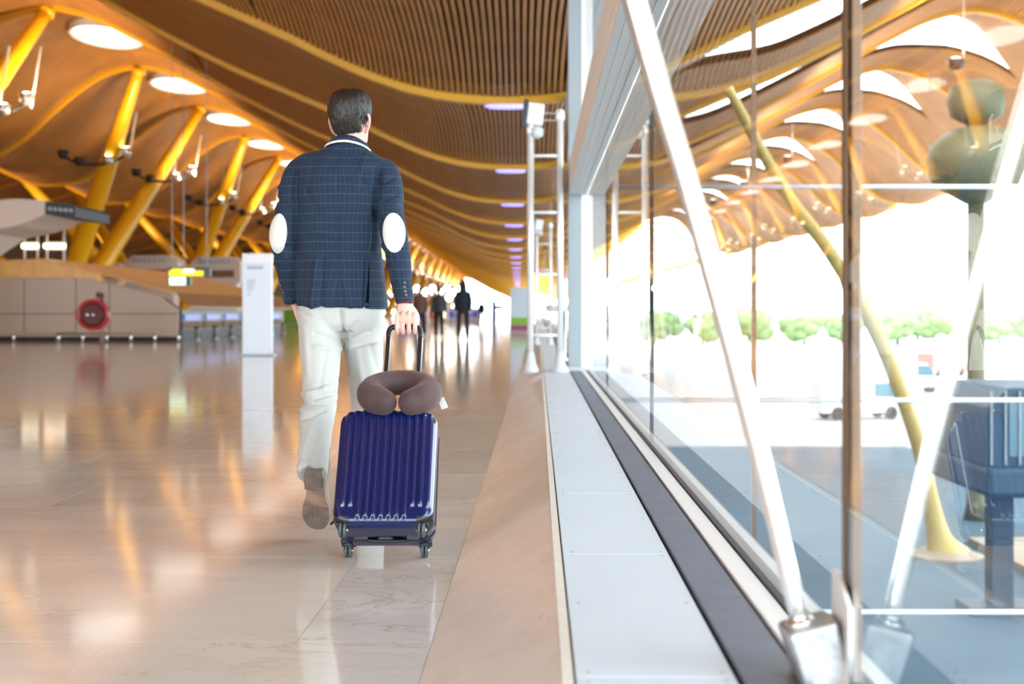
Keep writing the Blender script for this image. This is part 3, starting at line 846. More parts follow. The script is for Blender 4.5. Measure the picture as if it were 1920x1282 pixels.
# low guard rails
def guard_rail(loc, L_, n_, along, label):
    e = empty('guard_rail', loc); tag(e, label, 'railing', 'guard rails by the island')
    dv = Vector((1, 0, 0)) if along == 'x' else Vector((0, 1, 0))
    b_ = B(); cyl(b_, Vector((0, 0, 0.24)), dv * L_ + Vector((0, 0, 0.24)), 0.03, 0.03, 10); obj('top_rail', b_, M['brass'], e, True)
    for i in range(n_):
        b_ = B(); cyl(b_, dv * (L_ * i / (n_ - 1)), dv * (L_ * i / (n_ - 1)) + Vector((0, 0, 0.26)), 0.045, 0.035, 10); obj('rail_post', b_, M['steel'], e, True)
    return e
guard_rail((-13.6, 40.4, 0), 3.4, 6, 'x', 'low steel guard rail standing across the beige island end below the hose reel')
guard_rail((-17.6, 40.9, 0), 3.8, 4, 'x', 'long low steel guard rail before the brown end panels of the island')
for i in range(7):
    x_, y_ = IX + 0.35, IY0 + 0.8 + i * 2.4
    e = empty('bollard', (x_, y_, 0)); tag(e, 'short steel bollard before the blue-lit counters of the timber roofed island', 'bollard', 'bollards before the counters')
    b_ = B(); lathe(b_, [(0.11, 0), (0.11, 0.02), (0.07, 0.05), (0.065, 0.40), (0.04, 0.44)], 12); obj('bollard_post', b_, M['steel'], e, True)
    b_ = B(); lathe(b_, [(0.085, 0.36), (0.09, 0.38), (0.085, 0.40)], 12); obj('bollard_ring', b_, M['rubber'], e, True)

# fire hose reel on a post
hy = 38.0
hp = at(180, 590, hy)
e = empty('fire_hose_reel', (hp.x + 0.1, hy, 0)); tag(e, 'red round fire hose reel on a steel post before the beige island end', 'hose reel')
b_ = B(); cyl(b_, (0.06, 0, 0), (0.06, 0, 1.35), 0.06, 0.06, 12); obj('post', b_, M['steel'], e, True)
RX = Matrix.Translation((-0.1, -0.22, hp.z)) @ Matrix.Rotation(R(90), 4, 'X')
b_ = B(); lathe(b_, [(0.30, -0.09), (0.41, -0.09), (0.425, -0.06), (0.425, 0.10), (0.36, 0.115), (0.35, 0.06), (0.30, 0.05)], 32, RX); obj('drum_rim', b_, M['redpaint'], e, True)
b_ = B()
for r0, q in ((0.32, 0.02), (0.27, 0.06), (0.22, 0.03)):
    lathe(b_, [(r0 - 0.03, -0.04 + q), (r0, -0.05 + q), (r0 + 0.028, -0.02 + q), (r0 + 0.01, 0.04 + q), (r0 - 0.03, 0.03 + q)], 28, RX)
obj('hose_coil', b_, M['hose'], e, True)
b_ = B(); lathe(b_, [(0.20, 0.0), (0.20, 0.05), (0.17, 0.08), (0.05, 0.09)], 24, RX); d_ = obj('drum_disc', b_, M['redpaint'], e, True)
b_ = B(); lathe(b_, [(0.045, 0.08), (0.045, 0.13), (0.02, 0.15)], 14, RX @ Matrix.Translation((0.02, 0, 0))); obj('hub', b_, M['steel'], d_, True)
b_ = B(); lathe(b_, [(0.04, 0.08), (0.04, 0.12), (0.02, 0.13)], 14, RX @ Matrix.Translation((-0.13, 0, 0))); obj('valve', b_, M['steel'], d_, True)
obj('notice_plate', bbox(-0.08, 0.08, -0.08, -0.06, 1.22, 1.38), M['hose'], e)
add_light('hose_side_light', 'POINT', (hp.x - 2.0, hy - 5.0, 2.6), 26, (1, 0.78, 0.6), 0.15)  # warm point light near the hose reel, without a fixture

# pale standing board
e = empty('standing_board', (at(483, 660, 27.8).x, 27.8, 0)); tag(e, 'tall pale blue-white standing board with faint print on a flat base', 'board')
obj('board', bbox(-0.29, 0.29, -0.05, 0.05, 0.03, 1.80, 0.008), M['stand'], e)
obj('header', bbox(-0.292, 0.292, -0.054, 0.054, 1.80, 1.995, 0.008), M['white'], e)
obj('base_plate', bbox(-0.34, 0.34, -0.16, 0.16, 0.0, 0.03, 0.006), M['grey'], e)
for i, (z, x1) in enumerate(((1.70, 0.12), (1.48, -0.02), (1.44, -0.06), (1.40, -0.02), (1.36, -0.08), (1.32, -0.05), (1.28, -0.1), (1.20, -0.12))):
    obj('print_line', bbox(-0.20, x1, -0.053, -0.049, z - 0.012, z + (0.05 if i == 0 else 0.008)), M['print'], e)

# air outlet housings behind the island
def air_unit(loc, wdt, label, big=False):
    e = empty('air_outlet_unit', loc); tag(e, label, 'air unit', 'pale air outlet units')
    b_ = B(); h = wdt
    prism(b_, [(-0.62 * h, 0), (0.5 * h, 0), (0.5 * h, 0.42 * h), (0.36 * h, 0.52 * h), (-0.36 * h, 0.52 * h), (-0.62 * h, 0.26 * h)], 'y', -0.3 * h, 0.3 * h); obj('housing', b_, M['palebeige'], e)
    g_ = obj('grille', bbox(-0.33 * h, 0.33 * h, -0.315 * h, -0.29 * h, 0.36 * h, 0.48 * h), M['lightgrey'], e)
    for i in range(7):
        b_ = B(); x = (-0.28 + 0.093 * i) * h; lathe(b_, [(0.032 * h, 0), (0.036 * h, 0.02 * h), (0.022 * h, 0.025 * h)], 10, Matrix.Translation((x, -0.315 * h, 0.42 * h)) @ Matrix.Rotation(R(90), 4, 'X')); obj('nozzle', b_, M['grey'], g_, True)
    b_ = B(); box(b_, -0.2 * h, 0.38 * h, -0.31 * h, -0.29 * h, 0.1 * h, 0.25 * h); obj('recess_panel', b_, M['brownwall'], e)
    b_ = B(); box(b_, -0.5 * h, 0.42 * h, -0.22 * h, 0.22 * h, -loc[2], 0.0); obj('plinth', b_, M['palebeige'], e)
    return e
for px, Y, wd, lb in ((290, 80, 2.9, 'behind the backward leaning outer columns'), (410, 84, 2.9, 'right above the yellow lit sign'), (195, 78, 2.1, 'hidden half behind the thick yellow column')):
    p = at(px, 530, Y)
    air_unit((p.x, Y, p.z), wd, 'pale beige air outlet unit with round nozzles, ' + lb)

# large overhanging air duct head
e = empty('air_duct_head', at(60, 640, 39) * 1.0); dz0 = at(60, 640, 39)
e.location = (dz0.x - 1.0, 39, 0)
tag(e, 'big pale overhanging duct head with a dark nozzle grille at its end', 'air duct')
def dl(px, py): p = at(px, py, 39); return (p.x - e.location.x, p.z)
b_ = B(); prism(b_, [dl(-160, 395), dl(60, 379), dl(112, 382), dl(112, 408), dl(60, 428), dl(0, 440), dl(-60, 480), dl(-160, 500)], 'y', -1.2, 2.0); obj('duct_body', b_, M['palebeige'], e)
b_ = B(); prism(b_, [dl(112, 383), dl(158, 388), dl(166, 394), dl(166, 412), dl(112, 407)], 'y', -1.15, 1.9); g_ = obj('grille_end', b_, M['rubber'], e)
for i in range(5):
    x, z = dl(121 + i * 9.5, 397 + i * 0.8)
    b_ = B(); lathe(b_, [(0.055, 0), (0.06, 0.03), (0.03, 0.035)], 10, Matrix.Translation((x, -1.15, z)) @ Matrix.Rotation(R(90), 4, 'X')); obj('nozzle', b_, M['grey'], g_, True)
xs0 = dl(-140, 0)[0]
b_ = B(); prism(b_, [dl(-160, 500), dl(-95, 497), (dl(-95, 0)[0], 0), (xs0 - 0.3, 0)], 'y', -0.8, 1.4); obj('duct_stem', b_, M['grey'], e)

# strip lamps and light truss above the island
for px, wd, lb in ((56, 0.25, 'short'), (102, 0.33, 'long')):
    p = at(px, 461, 44.5)
    e = empty('strip_lamp', (p.x, 44.5, 0)); tag(e, 'lit white %s strip lamp on a thin frame over the timber island roof' % lb, 'lamp', 'strip lamps over the island')
    obj('lamp_tube', bbox(-wd, wd, -0.06, 0.06, p.z - 0.07, p.z + 0.07, 0.02), M['lampwarm'], e)
    obj('lamp_frame', bbox(-wd, wd, 0.06, 0.12, p.z - 0.12, p.z + 0.12), M['lightgrey'], e)
    for s_ in (-0.8, 0.8):
        b_ = B(); cyl(b_, (s_ * wd, 0.1, 2.47), (s_ * wd, 0.1, p.z + 0.5), 0.035, 0.035, 8); obj('lamp_post', b_, M['lightgrey'], e)

# hanging sign and exit box
sgy = 41.0
p = at(355, 510, sgy)
e = empty('hanging_sign', (p.x, sgy, p.z)); tag(e, 'black hanging sign with lit yellow bands over the timber roof', 'sign')
obj('sign_case', bbox(-0.62, 0.62, -0.06, 0.06, -0.14, 0.14, 0.01), M['black'], e)
obj('yellow_band', bbox(-0.58, 0.42, -0.068, -0.058, -0.12, 0.04), M['signyellow'], e)
obj('yellow_arrow_block', bbox(-0.50, -0.20, -0.068, -0.058, 0.04, 0.10), M['signyellow'], e)
obj('white_block', bbox(-0.18, 0.16, -0.070, -0.060, -0.02, 0.10), M['signwhite'], e)
for s_ in (-0.5, 0.5):
    b_ = B(); cyl(b_, (s_, 0, 0.13), (s_, 0, 7.6), 0.012, 0.012, 6); obj('hanger', b_, M['grey'], e)
p2 = at(336, 527, sgy)
e = empty('exit_light_box', (p2.x, sgy, p2.z)); tag(e, 'small lit pale green exit box under the yellow hanging sign', 'sign')
obj('box_case', bbox(-0.30, 0.34, -0.05, 0.11, -0.12, 0.12, 0.01), M['black'], e)
obj('lit_face', bbox(-0.27, 0.2, -0.058, -0.048, -0.11, 0.11), M['signgreen'], e)
b_ = B(); cyl(b_, (0.1, 0.10, -0.05), (0.1, 0.10, 8.1), 0.012, 0.012, 6); obj('hanger', b_, M['grey'], e)

# green wall panel far behind
p = at(540, 608, 98.5)
e = empty('green_screen_wall', (p.x, 98.5, 0)); tag(e, 'bright green freestanding wall panel beyond the check-in counters', 'screen')
obj('green_panel', bbox(-1.7, 1.7, -0.1, 0.1, 0.05, 2.0, 0.02), M['green'], e)
obj('foot_rail', bbox(-1.75, 1.75, -0.25, 0.25, 0, 0.06), M['grey'], e)

# far shops: lit globes over dark counters
random.seed(11)
shops = [(768, 545, 110), (782, 541, 118), (797, 549, 112), (811, 540, 125), (824, 546, 118), (838, 540, 130), (851, 548, 124), (862, 541, 136), (874, 536, 140), (884, 545, 132), (790, 556, 105), (842, 558, 112)]
for i, (px, py, Y) in enumerate(shops):
    p = at(px, py, Y)
    e = empty('globe_lamp', (p.x, Y, 0)); tag(e, 'glowing white globe lamp on a thin pole in the distant hall', 'lamp', 'distant globe lamps')
    b_ = B(); lathe(b_, [(0.05, -0.26), (0.2, -0.17), (0.27, 0), (0.2, 0.17), (0.05, 0.26)], 12, Matrix.Translation((0, 0, p.z))); obj('globe', b_, M['lampwhite'], e, True)
    b_ = B(); cyl(b_, (0, 0, 0), (0, 0, p.z - 0.2), 0.05, 0.03, 8); obj('pole', b_, M['grey'], e)
cats = [(M['redpaint'], 'red'), (M['bluelamp'], 'blue-lit'), (M['wood'], 'timber'), (M['lampwarm'], 'warm-lit')]
for i, (px, Y, m_) in enumerate(((775, 104, 1), (800, 116, 0), (815, 122, 3), (838, 128, 1), (856, 138, 2), (880, 142, 1))):
    p = at(px, 600, Y)
    e = empty('shop_kiosk', (p.x, Y, 0)); tag(e, 'distant shop kiosk with %s front, %s walkers' % (cats[m_][1], ['beside the first', 'just left of the middle', 'behind the middle', 'between the middle and hooded', 'behind the hooded', 'right past the hooded'][i]), 'kiosk', 'distant kiosks')
    obj('kiosk_body', bbox(-1.1, 1.1, -0.5, 0.5, 0, 1.25, 0.03), M['beige'], e)
    obj('kiosk_front', bbox(-0.9, 0.9, -0.54, -0.5, 0.35, 0.9), cats[m_][0], e)
    obj('kiosk_canopy', bbox(-1.25, 1.25, -0.7, 0.6, 2.1, 2.25), M['beige'], e)
    for s_ in (-1, 1): obj('kiosk_post', bbox(s_ * 1.0 - 0.05, s_ * 1.0 + 0.05, 0.3, 0.4, 1.25, 2.1), M['grey'], e)
# bright white board and dark blue screen at the hall end
p = at(948, 600, 108)
e = empty('gate_screen', (p.x, 108, 0)); tag(e, 'dark blue gate screen with a white lit panel at the bright hall end', 'screen')
obj('lit_panel', bbox(-0.75, 0.85, -0.06, 0.0, 0.08, 0.95), mat('lit_white_panel', (1, 1, 1), 0.5, emit=(1, 1, 1), es=1.5), e)
obj('dark_screen', bbox(-1.05, -0.72, -0.1, 0.1, 0, 1.7, 0.02), mat('dark_blue_screen', (0.01, 0.03, 0.14), 0.4), e)
obj('side_arm', bbox(-0.72, -0.2, -0.08, 0.06, 1.05, 1.35, 0.02), mat('dark_blue_arm', (0.01, 0.03, 0.16), 0.4), e)

# ================================================================ outside
GZ = -5.0
bm = B(); box(bm, GX + 0.1, 900, -300, 1400, GZ - 0.5, GZ)
gnd = tag(obj('ground', bm, M['apron'], None), kind='structure')
bm = B(); box(bm, GX + 0.12, 16, -20, 62, GZ, GZ + 0.01); obj('shaded_roadway', bm, M['asphaltshade'], gnd)  # road strip with the shade beside the building put into its colour
bm = B(); box(bm, GX + 0.02, GX + 0.1, -24, HALL_END, GZ, SILL - 0.07)
tag(obj('wall_right', bm, M['lightgrey']), kind='structure')
# glazed cross frame of the outside link, square to the facade
FY = 11.6
s_ = F / FY
e = empty('outside_cross_frame', (1.0, FY, GZ)); tag(e, 'white horizontal rails of a cross frame standing outside the glass', 'frame')
for py in (350, 750, 1147):
    z = EYE - (py - CY) / s_
    b_ = B(); cyl(b_, (GX + 0.06 - 1.0, 0, z - GZ), (4.6 - 1.0, 0, z - GZ), 0.021, 0.021, 10); obj('rail', b_, M['white'], e, True)
xm = (1415 - CX) / s_
obj('upright', bbox(xm - 1.0 - 0.02, xm - 1.0 + 0.02, 0.03, 0.07, 0, 8.5), M['bronze'], e)
obj('upright', bbox(4.56 - 1.0, 4.62 - 1.0, 0.03, 0.09, 0, 8.5), M['grey'], e)
# outside leaning yellow legs of the canopy
# uplights added under the canopy ribs to give the slats a warm glow
for i, yk in enumerate(RIBS[4:11]):
    p = rp(12.6, yk, zr(12.6) - 2.4)
    e = empty('canopy_fill_lamp', p); tag(e, 'small dark uplight added under a canopy rib outside the glass', 'lamp', 'added canopy uplights')
    b_ = B(); lathe(b_, [(0.10, -0.22), (0.22, -0.14), (0.25, 0.10), (0.2, 0.12)], 14); obj('lamp_housing', b_, M['black'], e, True)
    b_ = B(); lathe(b_, [(0.19, 0.08), (0.19, 0.125), (0.1, 0.15)], 14); obj('lamp_lens', b_, M['lampwhite'], e, True)
    b_ = B(); cyl(b_, (0.23, 0, 0), (0.23, 0, 2.34), 0.02, 0.02, 8); obj('slim_rod', b_, M['grey'], e)
    add_light('canopy_fill_light', 'SPOT', p + Vector((0, 0, 0.3)), 1500, (1.0, 0.74, 0.40), 0.3, (R(180), 0, 0))
e = empty('canopy_column', (9.75, 34.0, GZ)); tag(e, 'pale yellow leaning canopy column outside the glass, rising from a flared foot', 'column')
b_ = B(); tube(b_, [(0, 0, 0.0, 0.6), (-0.15, 0, 0.45, 0.30), (-0.38, 0, 1.45, 0.20), (-0.66, 0, 2.75, 0.19), (-1.55, 0, 5.15, 0.18), (-2.7, 0, 7.2, 0.17), (-3.85, 0, 8.75, 0.15), (-5.2, 0, 11.2, 0.12)], 14, 4); obj('column_shaft', b_, M['dullyellow'], e, True)
b_ = B(); lathe(b_, [(0.9, 0), (0.9, 0.06), (0.6, 0.16)], 16); obj('column_base', b_, M['tan'], e)
e = empty('tan_deck', (13.5, 33, GZ)); tag(e, 'low tan paved deck outside around the canopy leg foot', 'deck')
for i in range(8): obj('deck_slab', bbox(-2.6 + i * 1.15, -1.48 + i * 1.15, -2.6, 3.0, 0.01, 0.16), M['tan'], e)
# boarding bridge cab on a single leg
bp = at(1900, 900, 27.5)
e = empty('boarding_bridge', (bp.x, 27.5, GZ)); tag(e, 'dark blue boarding bridge cab on a square leg outside', 'boarding bridge')
zb = bp.z - GZ
obj('floor_pan', bbox(-1.0, 3.4, -1.6, 2.4, zb - 0.15, zb + 0.42, 0.10), M['bridge'], e)
b_ = B(); prism(b_, [(-0.95, zb + 0.42), (3.3, zb + 0.42), (3.3, zb + 1.85), (-0.55, zb + 1.85), (-0.95, zb + 1.5)], 'y', -1.4, 2.2); cb = obj('cab', b_, M['bridge'], e)
obj('cab_window', bbox(-0.55, 1.0, -1.43, -1.39, zb + 0.6, zb + 1.6), M['bridgeglass'], cb); obj('cab_window', bbox(1.15, 2.9, -1.43, -1.39, zb + 0.6, zb + 1.6), M['bridgeglass'], cb)
for i in range(16): obj('louvre', bbox(-0.9 + i * 0.26, -0.87 + i * 0.26, -1.47, -1.44, zb + 0.45, zb + 1.8), M['grey'], cb)
obj('leg', bbox(-0.42, 0.02, 0.0, 0.45, 0, zb - 0.1, 0.03), M['bridge'], e)
b_ = bbox(-0.9, 0.5, -0.3, 0.8, 0, 0.18, 0.04); obj('leg_foot', b_, M['bridge'], e)
# olive vent mast with two rounded heads
vp = at(1830, 600, 40.0)
e = empty('vent_mast', (vp.x, 40.0, GZ)); tag(e, 'olive grey vent mast with two rounded stacked heads outside', 'vent mast')
z1, z2 = at(0, 312, 40).z - GZ, at(0, 192, 40).z - GZ
b_ = B(); lathe(b_, [(0.35, 0), (0.26, 0.5), (0.24, z1)], 16); obj('mast_stem', b_, M['olive'], e, True)
b_ = B(); lathe(b_, [(0.3, z1 - 1.05), (1.15, z1 - 0.55), (1.42, z1 + 0.1), (1.25, z1 + 0.6), (0.8, z1 + 1.0), (0.3, z1 + 1.12)], 24); obj('lower_head', b_, M['olive'], e, True)
b_ = B(); lathe(b_, [(0.3, z2 - 0.62), (0.7, z2 - 0.4), (0.8, z2 + 0.05), (0.72, z2 + 0.4), (0.35, z2 + 0.6)], 20); obj('upper_head', b_, M['olive'], e, True)
# service vans on the apron
def van(loc, rz, m, label):
    e = empty('service_van', loc, rz); tag(e, label, 'van', 'vans on the apron')
    b_ = B(); prism(b_, [(-2.4, 0.4), (2.5, 0.4), (2.55, 1.0), (1.9, 1.2), (1.3, 2.1), (-2.4, 2.15)], 'y', -0.95, 0.95); obj('van_body', b_, m, e)
    b_ = B(); prism(b_, [(1.92, 1.22), (1.38, 2.0), (0.6, 2.0), (0.6, 1.25)], 'y', -0.97, 0.97); obj('cab_glass', b_, M['bridgeglass'], e)
    for x in (-1.5, 1.6):
        for y in (-0.85, 0.85):
            b_ = B(); cyl(b_, (x, y - 0.1, 0.38), (x, y + 0.1, 0.38), 0.38, 0.38, 14); obj('wheel', b_, M['rubber'], e)
van((17.5, 78, GZ), 0.2, M['white'], 'white service van parked on the apron by the tan-footed legs')
van((27.0, 104, GZ), -0.1, M['white'], 'second white service van farther out on the pale apron')
M['salmon'] = mat('salmon_paint', (0.55, 0.22, 0.18), 0.5)
van((37.0, 130, GZ), 0.6, M['salmon'], 'salmon red service van far out on the apron')
# tree belt beyond the apron
random.seed(5)
def tree_meshes():
    b_ = B()
    for i in range(13):
        a = random.uniform(0, 6.28); rr = random.uniform(0, 2.2)
        r_ = bmesh.ops.create_icosphere(b_, subdivisions=2, radius=random.uniform(1.2, 2.0), matrix=Matrix.Translation((rr * math.cos(a), rr * math.sin(a), random.uniform(2.6, 6.0))))
    for v in b_.verts: v.co += v.co.normalized() * noise.noise(v.co * 1.7) * 0.55
    t_ = B(); tube(t_, [(0, 0, 0, 0.3), (0.05, 0, 1.5, 0.22), (0, 0.1, 3.6, 0.14)], 8, 3)
    return b_, t_
tm = None
for i in range(60):
    Y = 250 + random.uniform(-2, 2) + 22 * (i % 3); x = 20 + (i // 3) * 8.8 + 3.0 * (i % 3) + random.uniform(-0.5, 0.5)
    e = empty('tree', (x, Y, GZ), random.uniform(0, 6)); tag(e, 'round green tree in the belt beyond the apron', 'tree', 'tree belt')
    if tm is None:
        b_, t_ = tree_meshes(); a_ = obj('crown', b_, M['leaf'], e, True); c_ = obj('trunk', t_, M['bark'], e, True); tm = (a_.data, c_.data)
    else:
        link('crown', tm[0], None, e); link('trunk', tm[1], None, e)
    k = random.uniform(0.75, 1.05); e.scale = (k * 1.15, k * 1.15, k * 0.86)

# ================================================================ suitcase
CASE_TILT = R(32)
case = empty('suitcase', (-0.523, 4.92, 0.0))
case.rotation_euler = (-CASE_TILT, 0, 0)
tag(case, 'navy ribbed hard-shell cabin suitcase on spinner wheels, tilted and pulled by its handle', 'suitcase')
CW, CT, CZ0, CZ1 = 0.342, 0.200, 0.037, 0.480
RIB_N = 12
def case_outline(z, ya, yb, front, ribs):
    """closed outline (x, y) at height z; ya<yb; 'front' rounds the ya side, otherwise the yb side"""
    d = min(z - CZ0, CZ1 - z)
    Rz = 0.055
    ins = 0.0 if d >= Rz else Rz - math.sqrt(max(0, Rz * Rz - (Rz - d) ** 2))
    Ry = 0.034
    insy = 0.0 if d >= Ry else Ry - math.sqrt(max(0, Ry * Ry - (Ry - d) ** 2))
    hw = CW / 2 - ins
    y_out = (ya + insy) if front else (yb - insy * 0.6)
    y_in = yb if front else ya
    rc = min(0.036, abs(y_out - y_in) * 0.9) if front else min(0.028, abs(y_out - y_in) * 0.8)
    sg = 1 if front else -1
    pts = []
    n_c, n_f, n_s = 8, 120, 3
    for i in range(n_s): pts.append((-hw, y_in + (y_out + sg * rc - y_in) * i / n_s))
    for i in range(n_c):
        a = math.pi / 2 * i / n_c; pts.append((-hw + rc - rc * math.cos(a), y_out + sg * rc - sg * rc * math.sin(a)))
    for i in range(n_f + 1):
        x = -hw + rc + (2 * hw - 2 * rc) * i / n_f
        pts.append((x, y_out))
    for i in range(1, n_c + 1):
        a = math.pi / 2 * (1 - i / n_c); pts.append((hw - rc + rc * math.cos(a), y_out + sg * rc - sg * rc * math.sin(a)))
    for i in range(1, n_s + 1): pts.append((hw, y_out + sg * rc + (y_in - y_out - sg * rc) * i / n_s))
    if ribs:
        out = []
        per = 0.0262
        for x, y in pts:
            u = x / per + 0.25
            k = math.floor(u + 0.5); fr_ = abs(u - k)
            h = 1 if fr_ < 0.20 else max(0, 1 - (fr_ - 0.20) / 0.06)
            outer = abs(k) >= 4
            lo = CZ0 + (0.062 if outer else 0.020)
            fade = max(0, min(1, (z - lo) / 0.016)); fade = fade * fade * (3 - 2 * fade)
            if abs(k) > 6: fade = 0
            near = max(0, min(1, (y_out + 0.03 - y) / 0.02))
            out.append((x, y - 0.0078 * h * fade * near))
        pts = out
    return pts
def case_shell(name, ya, yb, front, ribs, m):
    bm = B(); zs = []
    for i in range(14): zs.append(CZ0 + 0.056 * (1 - math.cos(math.pi / 2 * i / 14)))
    zs += [CZ0 + 0.056 + 0.004 * i for i in range(4)] + [CZ0 + 0.075 + (CZ1 - CZ0 - 0.131) * i / 26 for i in range(27)]
    zs += [CZ1 - 0.056 * (1 - math.sin(math.pi / 2 * i / 14)) for i in range(1, 15)]
    zs = sorted(set(round(min(max(z, CZ0), CZ1), 5) for z in zs))
    rings_to(bm, [[Vector((x, y, z)) for x, y in case_outline(z, ya, yb, front, ribs)] for z in zs])
    o = obj(name, bm, m, case, True)
    return o
sh = case_shell('front_shell', -CT, -0.075, True, True, M['navyshell'])
sh2 = case_shell('back_shell', -0.062, 0.0, False, False, M['navyshell'])
# zip band between the shells
bm = B(); rg = []
for z, i_ in ((CZ0 + 0.0005, 0.055), (CZ0 + 0.006, 0.032), (CZ0 + 0.02, 0.0155), (CZ0 + 0.055, 0.0008), (CZ1 - 0.055, 0.0008), (CZ1 - 0.02, 0.0155), (CZ1 - 0.006, 0.032), (CZ1 - 0.0005, 0.055)):
    hw = CW / 2 - i_ + 0.0022
    rg.append([Vector((-hw, -0.0755, z)), Vector((hw, -0.0755, z)), Vector((hw, -0.0615, z)), Vector((-hw, -0.0615, z))])
rings_to(bm, rg); zb_ = obj('zip_band', bm, M['black'], case)
bm = B(); tube(bm, [(-CW / 2 - 0.002, -0.070, CZ0 + 0.075, 0.004), (-CW / 2 - 0.012, -0.072, CZ0 + 0.066, 0.0045), (-CW / 2 - 0.022, -0.074, CZ0 + 0.052, 0.003)], 8, 3); obj('zip_puller', bm, M['black'], zb_, True)
bm = B(); lathe(bm, [(0.003, -0.002), (0.0035, 0.0), (0.003, 0.002)], 8, Matrix.Translation((-CW / 2 - 0.021, -0.078, CZ0 + 0.053))); obj('puller_tip', bm, M['steel'], zb_)
# casters
WR = 0.0245
def caster(x, y, rear):
    c = obj('caster_housing', bbox(-0.026, 0.026, -0.022, 0.022, 0.040, 0.058, 0.007), M['black'], case)
    c.location = (x, y, 0)
    bm = B(); lathe(bm, [(0.017, 0.030), (0.019, 0.044), (0.015, 0.056)], 16); obj('swivel_cup', bm, M['rubber'], c, True)
    dy = 0.010 if rear else -0.016
    bm = B(); tube(bm, [(0, 0, 0.048, 0.014, 0.015), (0, dy * 0.5, 0.040, 0.0155, 0.016), (0, dy, 0.030, 0.0165, 0.013), (0, dy * 1.3, 0.020, 0.015, 0.007)], 14, 3, round_end=3); obj('fork', bm, M['black'], c, True)
    for s_ in (-1, 1):
        bm = B(); lathe(bm, [(0.010, -0.0045), (0.021, -0.005), (WR, -0.002), (WR, 0.002), (0.021, 0.005), (0.010, 0.0045)], 26, Matrix.Translation((s_ * 0.0068, dy, WR)) @ Matrix.Rotation(R(90), 4, 'Y')); obj('wheel', bm, M['tyre'], c, True)
    bm = B(); cyl(bm, (-0.018, dy, WR), (0.018, dy, WR), 0.0055, 0.0055, 10); obj('axle', bm, M['steel'], c, True)
    return c
for x in (-0.132, 0.132):
    caster(x, -0.016, True); caster(x, -0.166, False)
# black corner guards wrapped round the lower front corners
for s_ in (-1, 1):
    bm = B(); rows_ = []
    for z in (CZ0 + 0.0005, CZ0 + 0.003, CZ0 + 0.008, CZ0 + 0.014, CZ0 + 0.020, CZ0 + 0.026, CZ0 + 0.032):
        pts = [p for p in case_outline(z, -CT, -0.075, True, False)]
        seq = [p for p in pts if p[0] >= 0.112 and p[1] < -0.110]
        L_ = [0.0]
        for p0, p1 in zip(seq[:-1], seq[1:]): L_.append(L_[-1] + math.hypot(p1[0] - p0[0], p1[1] - p0[1]))
        out = []
        for t in range(15):
            d = L_[-1] * t / 14
            k = 0
            while k < len(L_) - 2 and L_[k + 1] < d: k += 1
            f = (d - L_[k]) / max(1e-9, L_[k + 1] - L_[k]); f = min(1, max(0, f))
            px_ = seq[k][0] + (seq[k + 1][0] - seq[k][0]) * f; py_ = seq[k][1] + (seq[k + 1][1] - seq[k][1]) * f
            nx, ny = px_ - 0.09, py_ + 0.13; nl = math.hypot(nx, ny) or 1
            out.append((px_ + 0.0035 * nx / nl, py_ + 0.0035 * ny / nl))
        rows_.append([Vector((s_ * a_, b_, z - 0.0015)) for a_, b_ in out])
    V = [[bm.verts.new(p) for p in r] for r in rows_]
    for a_, b_ in zip(V[:-1], V[1:]):
        for i in range(len(a_) - 1): bm.faces.new((a_[i], a_[i + 1], b_[i + 1], b_[i]))
    obj('corner_guard', bm, M['black'], case, True)
bm = B(); tube(bm, [(-0.06, -0.072, CZ0 - 0.003, 0.006), (0.0, -0.074, CZ0 - 0.007, 0.006), (0.075, -0.072, CZ0 - 0.003, 0.006)], 8, 5); obj('bottom_grip', bm, M['black'], case, True)
# telescopic handle
HX, HZ, HY = 0.060, 0.922, -0.022
hd = B()
tube(hd, [(-HX, HY, HZ - 0.045, 0.0088), (-HX, HY, HZ - 0.022, 0.0092), (-HX + 0.008, HY, HZ - 0.005, 0.0098), (-HX + 0.024, HY, HZ, 0.0105), (0, HY, HZ + 0.001, 0.0108), (HX - 0.024, HY, HZ, 0.0105), (HX - 0.008, HY, HZ - 0.005, 0.0098), (HX, HY, HZ - 0.022, 0.0092), (HX, HY, HZ - 0.045, 0.0088)], 14, 5, up=(0, 1, 0))
hx0 = 0.020
bmesh.ops.translate(hd, verts=hd.verts, vec=(hx0, 0, 0))
grip = obj('handle_grip', hd, M['black'], case, True)
for s_ in (-1, 1):
    p_ = obj('handle_tube', bbox(hx0 + s_ * HX - 0.0075, hx0 + s_ * HX + 0.0075, HY - 0.0055, HY + 0.0055, CZ1 - 0.03, HZ - 0.04, 0.002), M['black'], case)
    obj('bright_tube_edge', bbox(hx0 + s_ * HX + 0.0055, hx0 + s_ * HX + 0.0082, HY - 0.0045, HY + 0.0045, CZ1 - 0.03, HZ - 0.05), M['steel'], p_)
    obj('handle_socket', bbox(hx0 + s_ * HX - 0.013, hx0 + s_ * HX + 0.013, HY - 0.012, HY + 0.012, CZ1 - 0.01, CZ1 + 0.012, 0.003), M['black'], case)

